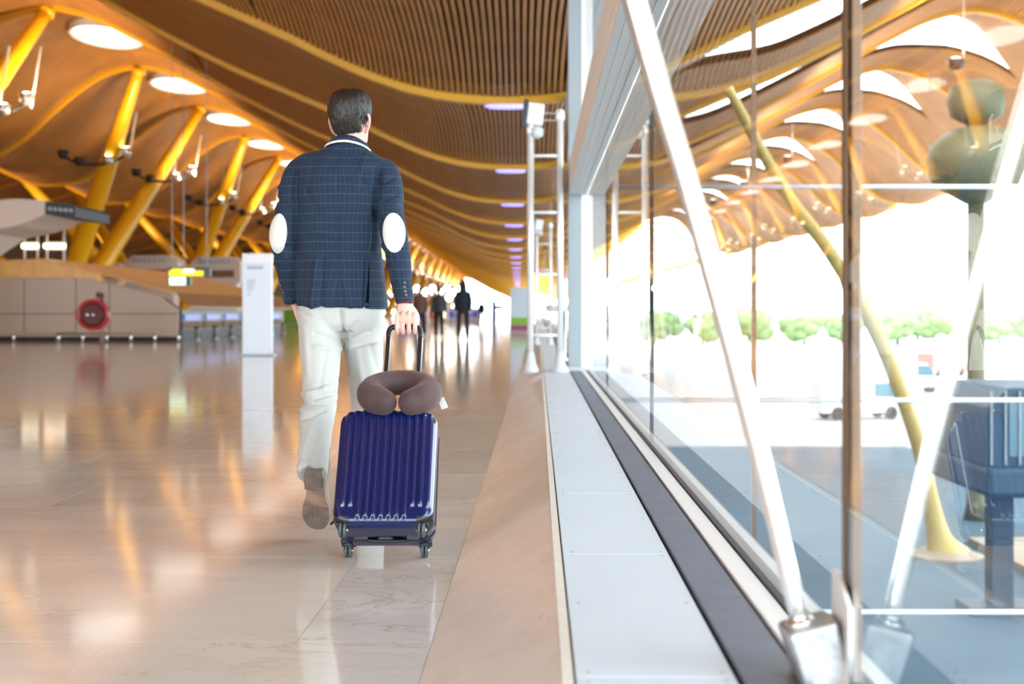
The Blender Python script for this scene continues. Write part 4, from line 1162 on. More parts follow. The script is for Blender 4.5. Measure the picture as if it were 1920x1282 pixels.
# ================================================================ neck pillow
pil = empty('neck_pillow', (-0.492, 5.075, 0.492))
tag(pil, 'dark brown plush U-shaped neck pillow lying on the suitcase top', 'pillow')
bm = B(); P = []
Rr = 0.1
for i in range(15):
    a = R(-62 + 304 * i / 14)
    x = Rr * 1.03 * math.cos(a); v = Rr * 0.95 * math.sin(a)
    e_ = abs(i - 7) / 7
    r_ = 0.0455 + 0.0085 * e_ ** 1.5 - (0.008 if i in (0, 14) else 0)
    P.append((x, v * 0.985, 0.070 + v * 0.34, r_, r_))
tube(bm, P, 28, 4, round_end=6, up=(0, 0, 1))
for v in bm.verts:
    v.co += v.co.normalized() * 0.0022 * noise.noise(v.co * 28)
obj('cushion', bm, M['plush'], pil, True)
bm = B(); box(bm, -0.0006, 0.0006, -0.013, 0.013, -0.040, 0.0)
bmesh.ops.rotate(bm, verts=bm.verts, cent=(0, 0, 0), matrix=Matrix.Rotation(R(70), 3, 'Z') @ Matrix.Rotation(R(0), 3, 'X'))
bmesh.ops.rotate(bm, verts=bm.verts, cent=(0, 0, 0), matrix=Matrix.Rotation(R(-22), 3, 'Y'))
bmesh.ops.translate(bm, verts=bm.verts, vec=(0.147, -0.012, 0.052)); obj('care_label', bm, M['piping'], pil)

# ================================================================ the traveller
TY = 5.59                       # depth of the torso
S0 = F / TY
def tp(px, py, Y=TY): return at(px, py, Y)

# ---- skin: one continuous body (head, neck, arms, hands, legs)
bm = B()
hc = tp(657, 205, TY)           # middle of the head
hx, hyy = hc.x, TY + 0.015
zt = tp(0, 169).z; zch = tp(0, 278).z
TURN = R(-14)
def head_ring(z, rx, rb, rf, cy, n=40, nose=0.0, chin=0.0):
    r_ = []
    for i in range(n):
        a = 2 * math.pi * i / n          # 0 = +x, 90 = front (+y)
        sx_, cy_ = math.cos(a), math.sin(a)
        rr = rf if cy_ > 0 else rb
        x = rx * sx_; y = rr * cy_
        dd = math.atan2(abs(sx_), cy_)
        y += nose * math.exp(-(dd / 0.16) ** 2) + chin * math.exp(-(dd / 0.45) ** 2)
        xx = x * math.cos(TURN) - (y + cy) * math.sin(TURN); yy = x * math.sin(TURN) + (y + cy) * math.cos(TURN)
        r_.append(Vector((hx + xx, hyy + yy, z)))
    return r_
HH = zt - zch
prof_h = [  # fraction from chin, rx, back, front, cy, nose, chin
    (-0.02, 0.026, 0.03, 0.045, 0.030, 0, 0), (0.02, 0.040, 0.045, 0.062, 0.026, 0, 0.010), (0.08, 0.052, 0.058, 0.074, 0.018, 0, 0.010), (0.16, 0.060, 0.068, 0.083, 0.010, 0, 0.003),
    (0.21, 0.063, 0.073, 0.085, 0.006, 0.003, 0), (0.25, 0.065, 0.077, 0.086, 0.004, 0.004, 0), (0.31, 0.068, 0.083, 0.086, 0.0, 0.014, 0), (0.36, 0.070, 0.088, 0.086, -0.004, 0.022, 0), (0.42, 0.071, 0.092, 0.087, -0.006, 0.016, 0),
    (0.48, 0.0725, 0.095, 0.087, -0.008, 0.007, 0), (0.54, 0.0735, 0.098, 0.090, -0.009, 0.002, 0), (0.62, 0.0745, 0.100, 0.092, -0.009, 0, 0), (0.72, 0.074, 0.099, 0.091, -0.008, 0, 0), (0.82, 0.068, 0.090, 0.083, -0.006, 0, 0), (0.90, 0.055, 0.073, 0.068, -0.003, 0, 0), (0.96, 0.036, 0.048, 0.046, 0, 0, 0), (0.992, 0.014, 0.02, 0.02, 0, 0, 0)]
rings_to(bm, [head_ring(zch + HH * f, a * 0.97, b * 0.97, c * 0.97, d, 40, n1, c1) for f, a, b, c, d, n1, c1 in prof_h])
# ears
for s_ in (-1, 1):
    ez = zch + HH * 0.43
    ex = s_ * 0.083; ey = -0.012
    px_ = hx + ex * math.cos(TURN) - ey * math.sin(TURN); py_ = hyy + ex * math.sin(TURN) + ey * math.cos(TURN)
    q = [(-0.010, -0.036, 0.007), (-0.002, -0.020, 0.011), (0.003, 0.0, 0.014), (0.004, 0.018, 0.014), (-0.002, 0.031, 0.010)]
    tube(bm, [(px_ - s_ * 0.004 + s_ * a, py_ + 0.004 - 0.004 * i, ez + b, 0.0055, c) for i, (a, b, c) in enumerate(q)], 10, 3, round_end=3)
# neck and trunk (trunk lies under the clothes)
nk = tp(660, 262, TY)
tube(bm, [(-0.765, TY + 0.0, 1.20, 0.12, 0.08), (-0.765, TY, 1.34, 0.13, 0.08), (-0.752, TY, 1.44, 0.085, 0.07), (-0.744, TY + 0.002, 1.49, 0.060, 0.062), (hx - 0.001, TY + 0.010, 1.535, 0.0555, 0.060), (hx, TY + 0.016, 1.60, 0.055, 0.062)], 28, 4)
tube(bm, [(-0.77, TY, 0.86, 0.12, 0.08), (-0.77, TY, 1.0, 0.115, 0.08), (-0.768, TY, 1.14, 0.11, 0.08), (-0.765, TY, 1.25, 0.12, 0.08)], 24, 3)
# arm lines
SHR, ELR, WRR = tp(718, 318), Vector((-0.552, 5.475, 1.147)), Vector((-0.508, 5.405, 0.893))
SHL, ELL, WRL = tp(566, 316), Vector((-0.993, 5.555, 1.150)), Vector((-0.972, 5.66, 0.905))
for sh_, el_, wr_ in ((SHR, ELR, WRR), (SHL, ELL, WRL)):
    tube(bm, [(*(sh_ + Vector((0, 0.01, -0.03))), 0.030), (*sh_.lerp(el_, 0.5), 0.034), (*el_, 0.034), (*el_.lerp(wr_, 0.4), 0.034), (*wr_, 0.024, 0.030)], 14, 4, round_end=3)
# legs under the trousers
HIPL, KNL, ANL = Vector((-0.862, TY, 0.90)), Vector((-0.838, 5.46, 0.515)), Vector((-0.818, 5.262, 0.285))
HIPR, KNR, ANR = Vector((-0.690, TY, 0.90)), Vector((-0.700, 5.83, 0.51)), Vector((-0.700, 5.985, 0.105))
for h_, k_, a_ in ((HIPL, KNL, ANL), (HIPR, KNR, ANR)):
    tube(bm, [(*h_, 0.06), (*h_.lerp(k_, 0.5), 0.055), (*k_, 0.045), (*k_.lerp(a_, 0.4), 0.04), (*a_, 0.033)], 12, 3, round_end=3)
# right hand closed on the handle bar, back of the hand towards us
GR = Vector((-0.523 + hx0, 4.92 + HY * math.cos(CASE_TILT) + HZ * math.sin(CASE_TILT), -HY * math.sin(CASE_TILT) + HZ * math.cos(CASE_TILT)))
gx, gy, gz = GR
hxm = -0.497
WRR2 = Vector((-0.505, 5.402, 0.890))
tube(bm, [(*WRR2, 0.0285, 0.019), (-0.502, 5.396, 0.868, 0.033, 0.0185), (hxm, 5.392, 0.840, 0.039, 0.0175), (hxm + 0.001, gy - 0.022, 0.824, 0.0400, 0.0140), (hxm + 0.001, gy - 0.020, 0.816, 0.038, 0.0110)], 20, 4, round_end=2)
fx = [hxm - 0.0325, hxm - 0.0115, hxm + 0.0110, hxm + 0.0325]        # little ... index
fl = [0.86, 0.96, 1.0, 0.94]
for i, (x, l_) in enumerate(zip(fx, fl)):
    zk = gz + 0.031 + (0.004 if i in (1, 2) else 0)
    spread = (i - 1.5) * 0.0012
    r_ = [0.0078, 0.0087, 0.0089, 0.0087][i]
    tube(bm, [(x, gy - 0.019, zk + 0.018, r_ * 0.95), (x + spread * 0.3, gy - 0.0245, zk, r_ * 1.08), (x + spread, gy - 0.0235, zk - 0.026 * l_, r_), (x + spread, gy - 0.0205, gz - 0.0115 * l_, r_ * 1.02), (x + spread * 0.7, gy - 0.006, gz - 0.0215, r_ * 0.95), (x + spread * 0.4, gy + 0.010, gz - 0.0185, r_ * 0.88), (x, gy + 0.0185, gz - 0.006, r_ * 0.8), (x, gy + 0.0195, gz + 0.006, r_ * 0.7)], 12, 4, round_end=3)
tube(bm, [(hxm + 0.024, 5.396, 0.858, 0.013), (hxm + 0.036, 5.404, 0.836, 0.0125), (hxm + 0.040, gy - 0.004, 0.812, 0.0112), (hxm + 0.034, gy + 0.014, 0.798, 0.0105), (hxm + 0.020, gy + 0.026, 0.789, 0.0092), (hxm + 0.008, gy + 0.029, 0.784, 0.0078)], 12, 4, round_end=3)
# left hand, relaxed, at the front of the thigh
wl = WRL
tube(bm, [(*wl, 0.020, 0.028), (wl.x + 0.012, wl.y + 0.012, wl.z - 0.035, 0.018, 0.034), (wl.x + 0.022, wl.y + 0.022, wl.z - 0.075, 0.015, 0.038)], 16, 4, round_end=2)
for i in range(4):
    y0 = wl.y - 0.005 + 0.018 * i; L_ = [0.85, 0.97, 1.0, 0.92][i]
    tube(bm, [(wl.x + 0.020, y0, wl.z - 0.070, 0.009), (wl.x + 0.026, y0 + 0.004, wl.z - 0.070 - 0.04 * L_, 0.0088), (wl.x + 0.040, y0 + 0.006, wl.z - 0.070 - 0.064 * L_, 0.008), (wl.x + 0.056, y0 + 0.006, wl.z - 0.070 - 0.076 * L_, 0.007)], 10, 4, round_end=3)
tube(bm, [(wl.x + 0.014, wl.y + 0.035, wl.z - 0.030, 0.011), (wl.x + 0.028, wl.y + 0.062, wl.z - 0.058, 0.0105), (wl.x + 0.042, wl.y + 0.068, wl.z - 0.085, 0.008)], 10, 4, round_end=3)
skin = fuse(bm, 0.0030, 3, 0.5)
man = link('person', skin, M['skin'], None, True)
tag(man, 'man walking away in a navy checked blazer with cream elbow patches and light chinos', 'person')
# eyes and mouth on the far side of the face
def face_pt(x, y, f):
    return Vector((hx + x * math.cos(TURN) - y * math.sin(TURN), hyy + x * math.sin(TURN) + y * math.cos(TURN), zch + HH * f))
for s_ in (-1, 1):
    b_ = B(); bmesh.ops.create_uvsphere(b_, u_segments=16, v_segments=10, radius=0.0118, matrix=Matrix.Translation(face_pt(s_ * 0.031, 0.0665, 0.50))); ey_ = obj('eye', b_, M['eye'], man, True)
    b_ = B(); bmesh.ops.create_uvsphere(b_, u_segments=12, v_segments=8, radius=0.0055, matrix=Matrix.Translation(face_pt(s_ * 0.031, 0.0745, 0.50))); obj('iris', b_, M['iris'], ey_, True)
    b_ = B(); tube(b_, [(*face_pt(s_ * 0.014, 0.082, 0.565), 0.003), (*face_pt(s_ * 0.032, 0.078, 0.58), 0.0038), (*face_pt(s_ * 0.050, 0.062, 0.565), 0.002)], 8, 3, round_end=2); obj('eyebrow', b_, M['hair'], man, True)
for f, h_ in ((0.222, 0.0042), (0.200, 0.005)):
    b_ = B(); tube(b_, [(*face_pt(-0.024, 0.078, f), 0.002), (*face_pt(-0.010, 0.0865, f + 0.004), h_), (*face_pt(0.010, 0.0865, f + 0.004), h_), (*face_pt(0.024, 0.078, f), 0.002)], 8, 3, round_end=2); obj('lip', b_, M['lipm'], man, True)

# ---- hair: close cap with locks
def hair_r(f, a):
    """hair outline radius multipliers; a measured from front"""
    return 1.0
bm = B(); hr = []
cap = [(0.235, 0.044, 0.0735, 0.0, -0.006), (0.275, 0.0555, 0.082, 0.0, -0.006), (0.34, 0.0620, 0.091, 0.0, -0.006), (0.40, 0.0655, 0.0985, 0.0, -0.008), (0.48, 0.0705, 0.104, 0.02, -0.009), (0.56, 0.078, 0.1065, 0.075, -0.009), (0.64, 0.0815, 0.108, 0.098, -0.009), (0.74, 0.0815, 0.107, 0.102, -0.008), (0.84, 0.077, 0.100, 0.098, -0.006), (0.92, 0.066, 0.086, 0.085, -0.003), (0.985, 0.046, 0.060, 0.062, 0.0), (1.022, 0.020, 0.026, 0.03, 0.0), (1.028, 0.006, 0.008, 0.008, 0)]
capS = catmull(cap, 4)
NHR = 72
for f, rx, rb, rf, cy in capS:
    ring = []
    for i in range(NHR):
        a = 2 * math.pi * i / NHR
        ca, sa = math.cos(a), math.sin(a)
        rr = rf if sa > 0 else rb
        x, y = rx * ca, rr * sa
        if sa > 0 and f < 0.66: y = min(y, max(0.0, rf * sa))
        n_ = 0.0032 * noise.noise(Vector((ca * 9, sa * 9, f * 3.2))) + 0.0024 * noise.noise(Vector((ca * 26, sa * 26, f * 6)))
        k = 1 + n_ / 0.08
        x *= k; y *= k
        z = zch + HH * f + (0.006 * noise.noise(Vector((ca * 5, sa * 5, 2.2))) if f < 0.36 or f > 0.9 else 0)
        z -= 0.010 * max(0, -sa) * (1 if f < 0.36 else 0) * (0.5 + 0.5 * math.cos(3 * a))
        ring.append(Vector((hx + x * math.cos(TURN) - (y + cy) * math.sin(TURN), hyy + x * math.sin(TURN) + (y + cy) * math.cos(TURN), z)))
    hr.append(ring)
rings_to(bm, hr); hair = obj('hair', bm, M['hair'], man, True)
# fine locks over the cap
random.seed(3)
bm = B(); NR = len(hr)
for q in range(1500):
    i0 = random.uniform(0, NHR); r0 = random.uniform(3, NR - 5); ln = random.uniform(5, 11); drift = random.uniform(-2.2, 2.2) + 1.2
    pts = []
    for k in range(4):
        t = k / 3; rr_ = r0 - ln * t
        if rr_ < 0: rr_ = 0
        ii = (i0 + drift * t) % NHR
        a0, a1 = int(rr_), min(int(rr_) + 1, NR - 1); b0, b1 = int(ii) % NHR, (int(ii) + 1) % NHR
        u, v_ = rr_ - a0, ii - int(ii)
        p = hr[a0][b0].lerp(hr[a0][b1], v_).lerp(hr[a1][b0].lerp(hr[a1][b1], v_), u)
        c = Vector((hx, hyy, p.z)); n_ = (p - c); n_.z += 0.02 * (rr_ / NR); n_.normalize()
        pts.append((p + n_ * (0.0012 + 0.0030 * math.sin(math.pi * min(1, t + 0.12)) * random.uniform(0.5, 1.2)), n_))
    wd = random.uniform(0.0007, 0.0015)
    side = (pts[1][0] - pts[0][0]).cross(pts[0][1]).normalized()
    L_ = [bm.verts.new(p + side * wd * (1 - 0.8 * abs(k / 3 - 0.35))) for k, (p, n_) in enumerate(pts)]; R_ = [bm.verts.new(p - side * wd * (1 - 0.8 * abs(k / 3 - 0.35))) for k, (p, n_) in enumerate(pts)]
    for k in range(3): bm.faces.new((L_[k], R_[k], R_[k + 1], L_[k + 1]))
tag(obj('hair_locks', bm, M['hair'], hair), kind='stuff')

# ---- blazer
bm = B()
def jring(py, xl, xr, ry, cy=0.0, tilt=0.0, n=44, pw=2.35):
    z = tp(0, py).z; a_, b_ = tp(xl, py).x, tp(xr, py).x
    cx_, rx_ = (a_ + b_) / 2, (b_ - a_) / 2
    out = []
    for i in range(n):
        t = 2 * math.pi * i / n; c, s = math.cos(t), math.sin(t)
        out.append(Vector((cx_ + rx_ * math.copysign(abs(c) ** (2 / pw), c), TY + cy + ry * math.copysign(abs(s) ** (2 / pw), s), z + tilt * c)))
    return out
rows = [(577, 556, 727, 0.136, 0.004, -0.004), (560, 556, 726, 0.135, 0.004, -0.003), (520, 556, 721, 0.122, 0.006, 0), (470, 557, 715, 0.114, 0.004, 0), (430, 556, 713, 0.113, 0.002, 0), (390, 554, 715, 0.118, 0.0, 0), (355, 552, 720, 0.122, 0.0, -0.002), (330, 551, 727, 0.116, 0.0, -0.006), (314, 553, 732, 0.104, 0.0, -0.010), (303, 553, 736, 0.092, 0.002, -0.010), (294, 568, 722, 0.080, 0.004, -0.010), (285, 597, 703, 0.073, 0.006, -0.008), (278, 613, 693, 0.080, 0.007, -0.006), (271, 620, 690, 0.078, 0.008, -0.005), (265, 622, 688, 0.076, 0.008, -0.004)]
rowsS = catmull(rows, 3)
rings_to(bm, [jring(*r) for r in rowsS])
def sleeve_path(sh_, el_, wr_, s_, rr):
    top = sh_ + Vector((-s_ * 0.035, 0, -0.012))
    return [(top.x, top.y, top.z, rr[0] * 0.9), (sh_.x + s_ * 0.004, sh_.y, sh_.z - 0.014, rr[0] * 0.94), (*(sh_.lerp(el_, 0.30) + Vector((s_ * 0.008, 0, 0))), rr[1]), (*sh_.lerp(el_, 0.65), rr[2]), (*el_, rr[3]), (*el_.lerp(wr_, 0.35), rr[4]), (*el_.lerp(wr_, 0.70), rr[5]), (*el_.lerp(wr_, 1.0), rr[6][0], rr[6][1])]
SR = sleeve_path(SHR, ELR, Vector((-0.505, 5.412, 0.884)), 1, (0.062, 0.060, 0.055, 0.052, 0.047, 0.041, (0.0355, 0.043)))
SL = sleeve_path(SHL, ELL, Vector((-0.975, 5.655, 0.892)), -1, (0.062, 0.060, 0.056, 0.054, 0.049, 0.041, (0.031, 0.043)))
tube(bm, SR, 28, 6); tube(bm, SL, 28, 6)
jk = fuse(bm, 0.0058, 7, 0.5)
def V2(px, py, Y=TY): p = tp(px, py, Y); return Vector((p.x, 0, p.z))
creases = [  # (a, b, amplitude, width) on the side facing us
    (V2(712, 320), V2(703, 470), -0.010, 0.010), (V2(704, 330), V2(694, 450), 0.005, 0.012), (V2(668, 290), V2(690, 350), -0.0035, 0.010), (V2(690, 292), V2(672, 360), 0.003, 0.010),
    (V2(600, 285), V2(585, 360), -0.0025, 0.010), (V2(612, 300), V2(645, 330), 0.0025, 0.010), (V2(562, 330), V2(558, 470), -0.006, 0.008),
    (V2(640, 262), V2(638, 576), -0.0022, 0.0035), (V2(600, 495), V2(592, 575), 0.006, 0.012), (V2(612, 490), V2(610, 575), -0.005, 0.010), (V2(575, 500), V2(572, 572), -0.004, 0.010),
    (V2(650, 520), V2(664, 575), 0.004, 0.012), (V2(690, 490), V2(688, 578), -0.009, 0.004), (V2(560, 470), V2(640, 480), -0.003, 0.010), (V2(640, 480), V2(712, 468), -0.003, 0.010), (V2(600, 440), V2(690, 452), 0.003, 0.012),
    (V2(722, 380), V2(748, 368), -0.007, 0.008), (V2(716, 396), V2(750, 388), 0.004, 0.008), (V2(716, 350), V2(740, 338), -0.005, 0.008), (V2(728, 478), V2(764, 474), -0.006, 0.007), (V2(722, 462), V2(752, 486), 0.003, 0.008), (V2(728, 500), V2(766, 492), 0.004, 0.008),
    (V2(520, 375), V2(552, 392), -0.006, 0.008), (V2(516, 390), V2(550, 410), 0.004, 0.008), (V2(512, 480), V2(552, 462), -0.006, 0.008), (V2(515, 495), V2(552, 480), 0.004, 0.008), (V2(520, 350), V2(550, 362), 0.004, 0.008),
    (V2(718, 312), V2(716, 372), -0.006, 0.005), (V2(557, 312), V2(556, 380), -0.006, 0.005)]
for c_ in range(9):
    a = V2(random.uniform(570, 700), random.uniform(300, 540)); b = a + Vector((random.uniform(-0.05, 0.05), 0, random.uniform(-0.09, 0.02)))
    creases.append((a, b, random.choice((-1, 1)) * random.uniform(0.0015, 0.003), random.uniform(0.009, 0.016)))
def jfold(co, n_):
    d = 0.0045 * noise.noise(co * 7) + 0.0022 * noise.noise(co * 19)
    q = Vector((co.x, 0, co.z))
    if n_.y < 0.35:
        k = min(1, (0.35 - n_.y) / 0.5)
        for a, b, A, w_ in creases:
            if min(a.z, b.z) - 3 * w_ < q.z < max(a.z, b.z) + 3 * w_:
                s_ = seg_d(q, a, b)
                if s_ < 3 * w_: d += 1.5 * k * A * math.exp(-(s_ / w_) ** 2)
    return d
displace(jk, jfold)
uvl = jk.uv_layers.new(name='cloth')
for lp in jk.loops:
    co = jk.vertices[lp.vertex_index].co
    w_ = 0.006 * noise.noise(co * 6)
    uvl.data[lp.index].uv = (co.x + 0.771 + 0.75 * (co.y - (TY - 0.12)) * (1 if co.x > -0.77 else -1) + w_, co.z - 0.87 + 0.6 * w_ + 0.02 * (co.x + 0.77) * 0)
jacket = link('blazer', jk, M['check'], man, True); jacket['label'] = 'navy blazer with a pale blue windowpane check'
# collar: standing band round the neck with a white felt edge below
def arc_band(name, pts, m, th=0.005, parent=None):
    """pts: list of (lower point, upper point) -> thin curved band"""
    bm = B(); rg = []
    for lo, up in pts:
        n_ = (lo - Vector((-0.745, TY + 0.008, lo.z))); n_.z = 0; n_.normalize()
        rg.append([lo, lo + n_ * th, up + n_ * th, up])
    rings_to(bm, rg); return obj(name, bm, m, parent or man, True)
cl = []
for i in range(25):
    a = R(-200 + 220 * i / 24 + 0)          # sweeps round the back, -90 = towards us
    c, s = math.cos(a), math.sin(a)
    xl = -0.7445 + 0.086 * c; yl = TY + 0.008 + 0.082 * s
    xu = -0.7425 + 0.066 * c; yu = TY + 0.010 + 0.068 * s
    dip = 0.022 * (1 + s) + 0.019 * max(0, c) * (1 + 0.5 * s)
    cl.append((Vector((xl, yl, 1.516 - dip)), Vector((xu, yu, 1.540 - dip))))
ck = arc_band('collar', cl, M['check'], 0.007)
cme = ck.data; uvl = cme.uv_layers.new(name='cloth')
for lp in cme.loops:
    co = cme.vertices[lp.vertex_index].co; uvl.data[lp.index].uv = (co.x + 0.76, co.z - 0.87)
wl_ = [(lo + Vector((0.0, 0.0, -0.0075)) + (lo - Vector((-0.745, TY, lo.z))) * 0.09, lo + Vector((0, 0, 0.002)) + (lo - Vector((-0.745, TY, lo.z))) * 0.05) for lo, up in cl[1:24]]
arc_band('collar_felt', wl_, M['piping'], 0.003)

# surface sampler on a sleeve, for patches and buttons
from mathutils.bvhtree import BVHTree
bvh = BVHTree.FromPolygons([v.co.copy() for v in jk.vertices], [tuple(p.vertices) for p in jk.polygons])
def on_jacket(px, py, d_back=0.6, Y=5.5):
    """point of the blazer seen along the y axis at image column/row (taken at depth Y)"""
    p = at(px, py, Y)
    h = bvh.ray_cast(Vector((p.x, 4.6, p.z)), Vector((0, 1, 0)))
    return (h[0], h[1]) if h[0] is not None else None
def patch(name, cx_, cy_, rx_, ry_, m, lift, Y, lean=0.0, nr=9, na=40):
    bm = B(); V = []
    c0 = on_jacket(cx_, cy_, Y=Y); ctr = bm.verts.new(c0[0] + c0[1] * lift)
    prev = None
    last = c0
    for r in range(1, nr + 1):
        ring = []
        for a in range(na):
            t = 2 * math.pi * a / na; q = r / nr
            dx, dy = rx_ * q * math.cos(t), ry_ * q * math.sin(t)
            h = on_jacket(cx_ + dx + lean * dy, cy_ + dy, Y=Y)
            s_ = q
            while h is None and s_ > 0.1:
                s_ -= 0.04; h = on_jacket(cx_ + rx_ * s_ * math.cos(t) + lean * ry_ * s_ * math.sin(t), cy_ + ry_ * s_ * math.sin(t), Y=Y)
            ring.append(bm.verts.new(h[0] + h[1] * (lift if r < nr else 0.0002)))
        for a in range(na):
            b = (a + 1) % na
            if prev is None: bm.faces.new((ctr, ring[a], ring[b]))
            else: bm.faces.new((prev[a], ring[a], ring[b], prev[b]))
        prev = ring
    o = obj(name, bm, m, jacket, True); return o
patch('elbow_patch', 738, 436, 21.5, 38, M['patch'], 0.0048, 5.43, 0.06)
patch('elbow_patch', 519.5, 437, 18, 37.5, M['patch'], 0.0048, 5.50, -0.06)
for i, (px, py) in enumerate(((758, 530), (757.5, 538), (759.5, 546), (761, 553))):
    h = on_jacket(px, py, Y=5.38)
    if h:
        bm = B(); lathe(bm, [(0.0060, 0), (0.0066, 0.002), (0.0052, 0.0036), (0.0032, 0.0026)], 16, Matrix.Translation(h[0]) @ h[1].to_track_quat('Z', 'Y').to_matrix().to_4x4()); obj('cuff_button', bm, M['button'], jacket, True)
for i, (px, py) in enumerate(((524, 527), (525.5, 534), (528, 541), (530.5, 548))):
    h = on_jacket(px, py, Y=5.6)
    if h:
        bm = B(); lathe(bm, [(0.0055, 0), (0.006, 0.002), (0.005, 0.0034), (0.003, 0.0026)], 16, Matrix.Translation(h[0]) @ h[1].to_track_quat('Z', 'Y').to_matrix().to_4x4()); obj('cuff_button', bm, M['button'], jacket, True)
# shirt cuffs and side vent
bm = B(); tube(bm, [(-0.5045, 5.411, 0.893, 0.0325, 0.0385), (-0.5045, 5.410, 0.878, 0.0328, 0.0385), (-0.504, 5.408, 0.8745, 0.0318, 0.037)], 24, 2); obj('shirt_cuff', bm, M['burgundy'], man, True)
bm = B(); tube(bm, [(-0.975, 5.655, 0.90, 0.028, 0.037), (-0.973, 5.657, 0.886, 0.028, 0.037)], 24, 2); obj('shirt_cuff', bm, M['burgundy'], man, True)
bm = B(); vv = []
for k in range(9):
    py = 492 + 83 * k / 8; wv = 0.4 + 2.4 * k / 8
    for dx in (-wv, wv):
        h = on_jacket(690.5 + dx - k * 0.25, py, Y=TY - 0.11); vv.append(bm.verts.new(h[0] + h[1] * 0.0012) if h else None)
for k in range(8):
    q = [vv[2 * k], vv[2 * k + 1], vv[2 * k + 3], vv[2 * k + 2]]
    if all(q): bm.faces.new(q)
obj('side_vent', bm, mat('vent_slit_shade', (0.003, 0.004, 0.007), 1.0, spec=0.0), jacket)  # near-black wedge laid on the cloth as the shade in the slit

# ---- trousers
bm = B()
def oval(c, rx_, ry_, n=32): return [Vector((c[0] + rx_ * math.cos(2 * math.pi * i / n), c[1] + ry_ * math.sin(2 * math.pi * i / n), c[2])) for i in range(n)]
rings_to(bm, [oval((-0.772, TY + 0.004, z), rx_, ry_) for z, rx_, ry_ in ((1.02, 0.160, 0.105), (0.96, 0.168, 0.108), (0.90, 0.174, 0.116), (0.85, 0.174, 0.118), (0.80, 0.168, 0.110), (0.775, 0.150, 0.09))])
for s_ in (-1, 1): 
    cxx = -0.772 + s_ * 0.082
    bmesh.ops.create_uvsphere(bm, u_segments=24, v_segments=16, radius=0.088, matrix=Matrix.Translation((cxx, TY - 0.018, 0.85)) @ Matrix.Diagonal((0.98, 0.95, 1.1, 1)))
tube(bm, [(-0.852, TY, 0.90, 0.088, 0.10), (-0.853, TY - 0.012, 0.80, 0.086, 0.098), (-0.847, TY - 0.045, 0.68, 0.078, 0.085), (-0.838, TY - 0.10, 0.56, 0.068, 0.074), (-0.834, TY - 0.155, 0.495, 0.066, 0.070), (-0.834, TY - 0.235, 0.42, 0.064, 0.068), (-0.828, TY - 0.345, 0.315, 0.058, 0.062), (-0.823, TY - 0.405, 0.255, 0.055, 0.060)], 28, 6)
tube(bm, [(-0.692, TY, 0.90, 0.086, 0.10), (-0.690, TY + 0.02, 0.80, 0.084, 0.096), (-0.692, TY + 0.09, 0.68, 0.076, 0.084), (-0.698, TY + 0.175, 0.57, 0.068, 0.074), (-0.700, TY + 0.25, 0.48, 0.064, 0.070), (-0.702, TY + 0.31, 0.36, 0.060, 0.066), (-0.702, TY + 0.36, 0.22, 0.056, 0.062), (-0.702, TY + 0.39, 0.085, 0.056, 0.064)], 28, 6)
tr = fuse(bm, 0.0058, 5, 0.5)
def T2(px, py): return V2(px, py, 5.48)
tcre = [(T2(600, 742), T2(632, 735), -0.008, 0.007), (T2(572, 752), T2(630, 752), -0.007, 0.007), (T2(575, 765), T2(622, 772), 0.006, 0.008), (T2(570, 738), T2(612, 728), 0.005, 0.008), (T2(575, 782), T2(618, 766), -0.006, 0.007), (T2(598, 720), T2(634, 712), -0.004, 0.008),
        (T2(640, 585), T2(644, 655), -0.010, 0.006), (T2(645, 640), T2(690, 622), -0.005, 0.008), (T2(645, 655), T2(700, 640), 0.004, 0.009), (T2(640, 640), T2(590, 625), -0.005, 0.008), (T2(638, 655), T2(592, 650), 0.004, 0.009), (T2(648, 628), T2(668, 605), -0.004, 0.008),
        (T2(570, 620), T2(580, 700), 0.003, 0.012), (T2(612, 660), T2(604, 730), -0.003, 0.010), (T2(600, 790), T2(588, 868), 0.004, 0.010), (T2(612, 800), T2(606, 870), -0.004, 0.009), (T2(575, 800), T2(568, 870), -0.004, 0.010), (T2(578, 850), T2(608, 835), -0.003, 0.008),
        (T2(665, 660), T2(668, 740), 0.004, 0.012), (T2(690, 650), T2(700, 700), -0.003, 0.012), (T2(568, 590), T2(600, 600), -0.003, 0.008)]
def tfold(co, n_):
    d = 0.004 * noise.noise(co * 8) + 0.002 * noise.noise(co * 21)
    q = Vector((co.x, 0, co.z))
    if n_.y < 0.3:
        for a, b, A, w_ in tcre:
            if min(a.z, b.z) - 3 * w_ < q.z < max(a.z, b.z) + 3 * w_:
                s_ = seg_d(q, a, b)
                if s_ < 3 * w_: d += 1.6 * A * math.exp(-(s_ / w_) ** 2)
    return d
displace(tr, tfold)
trous = link('trousers', tr, M['trousers'], man, True)

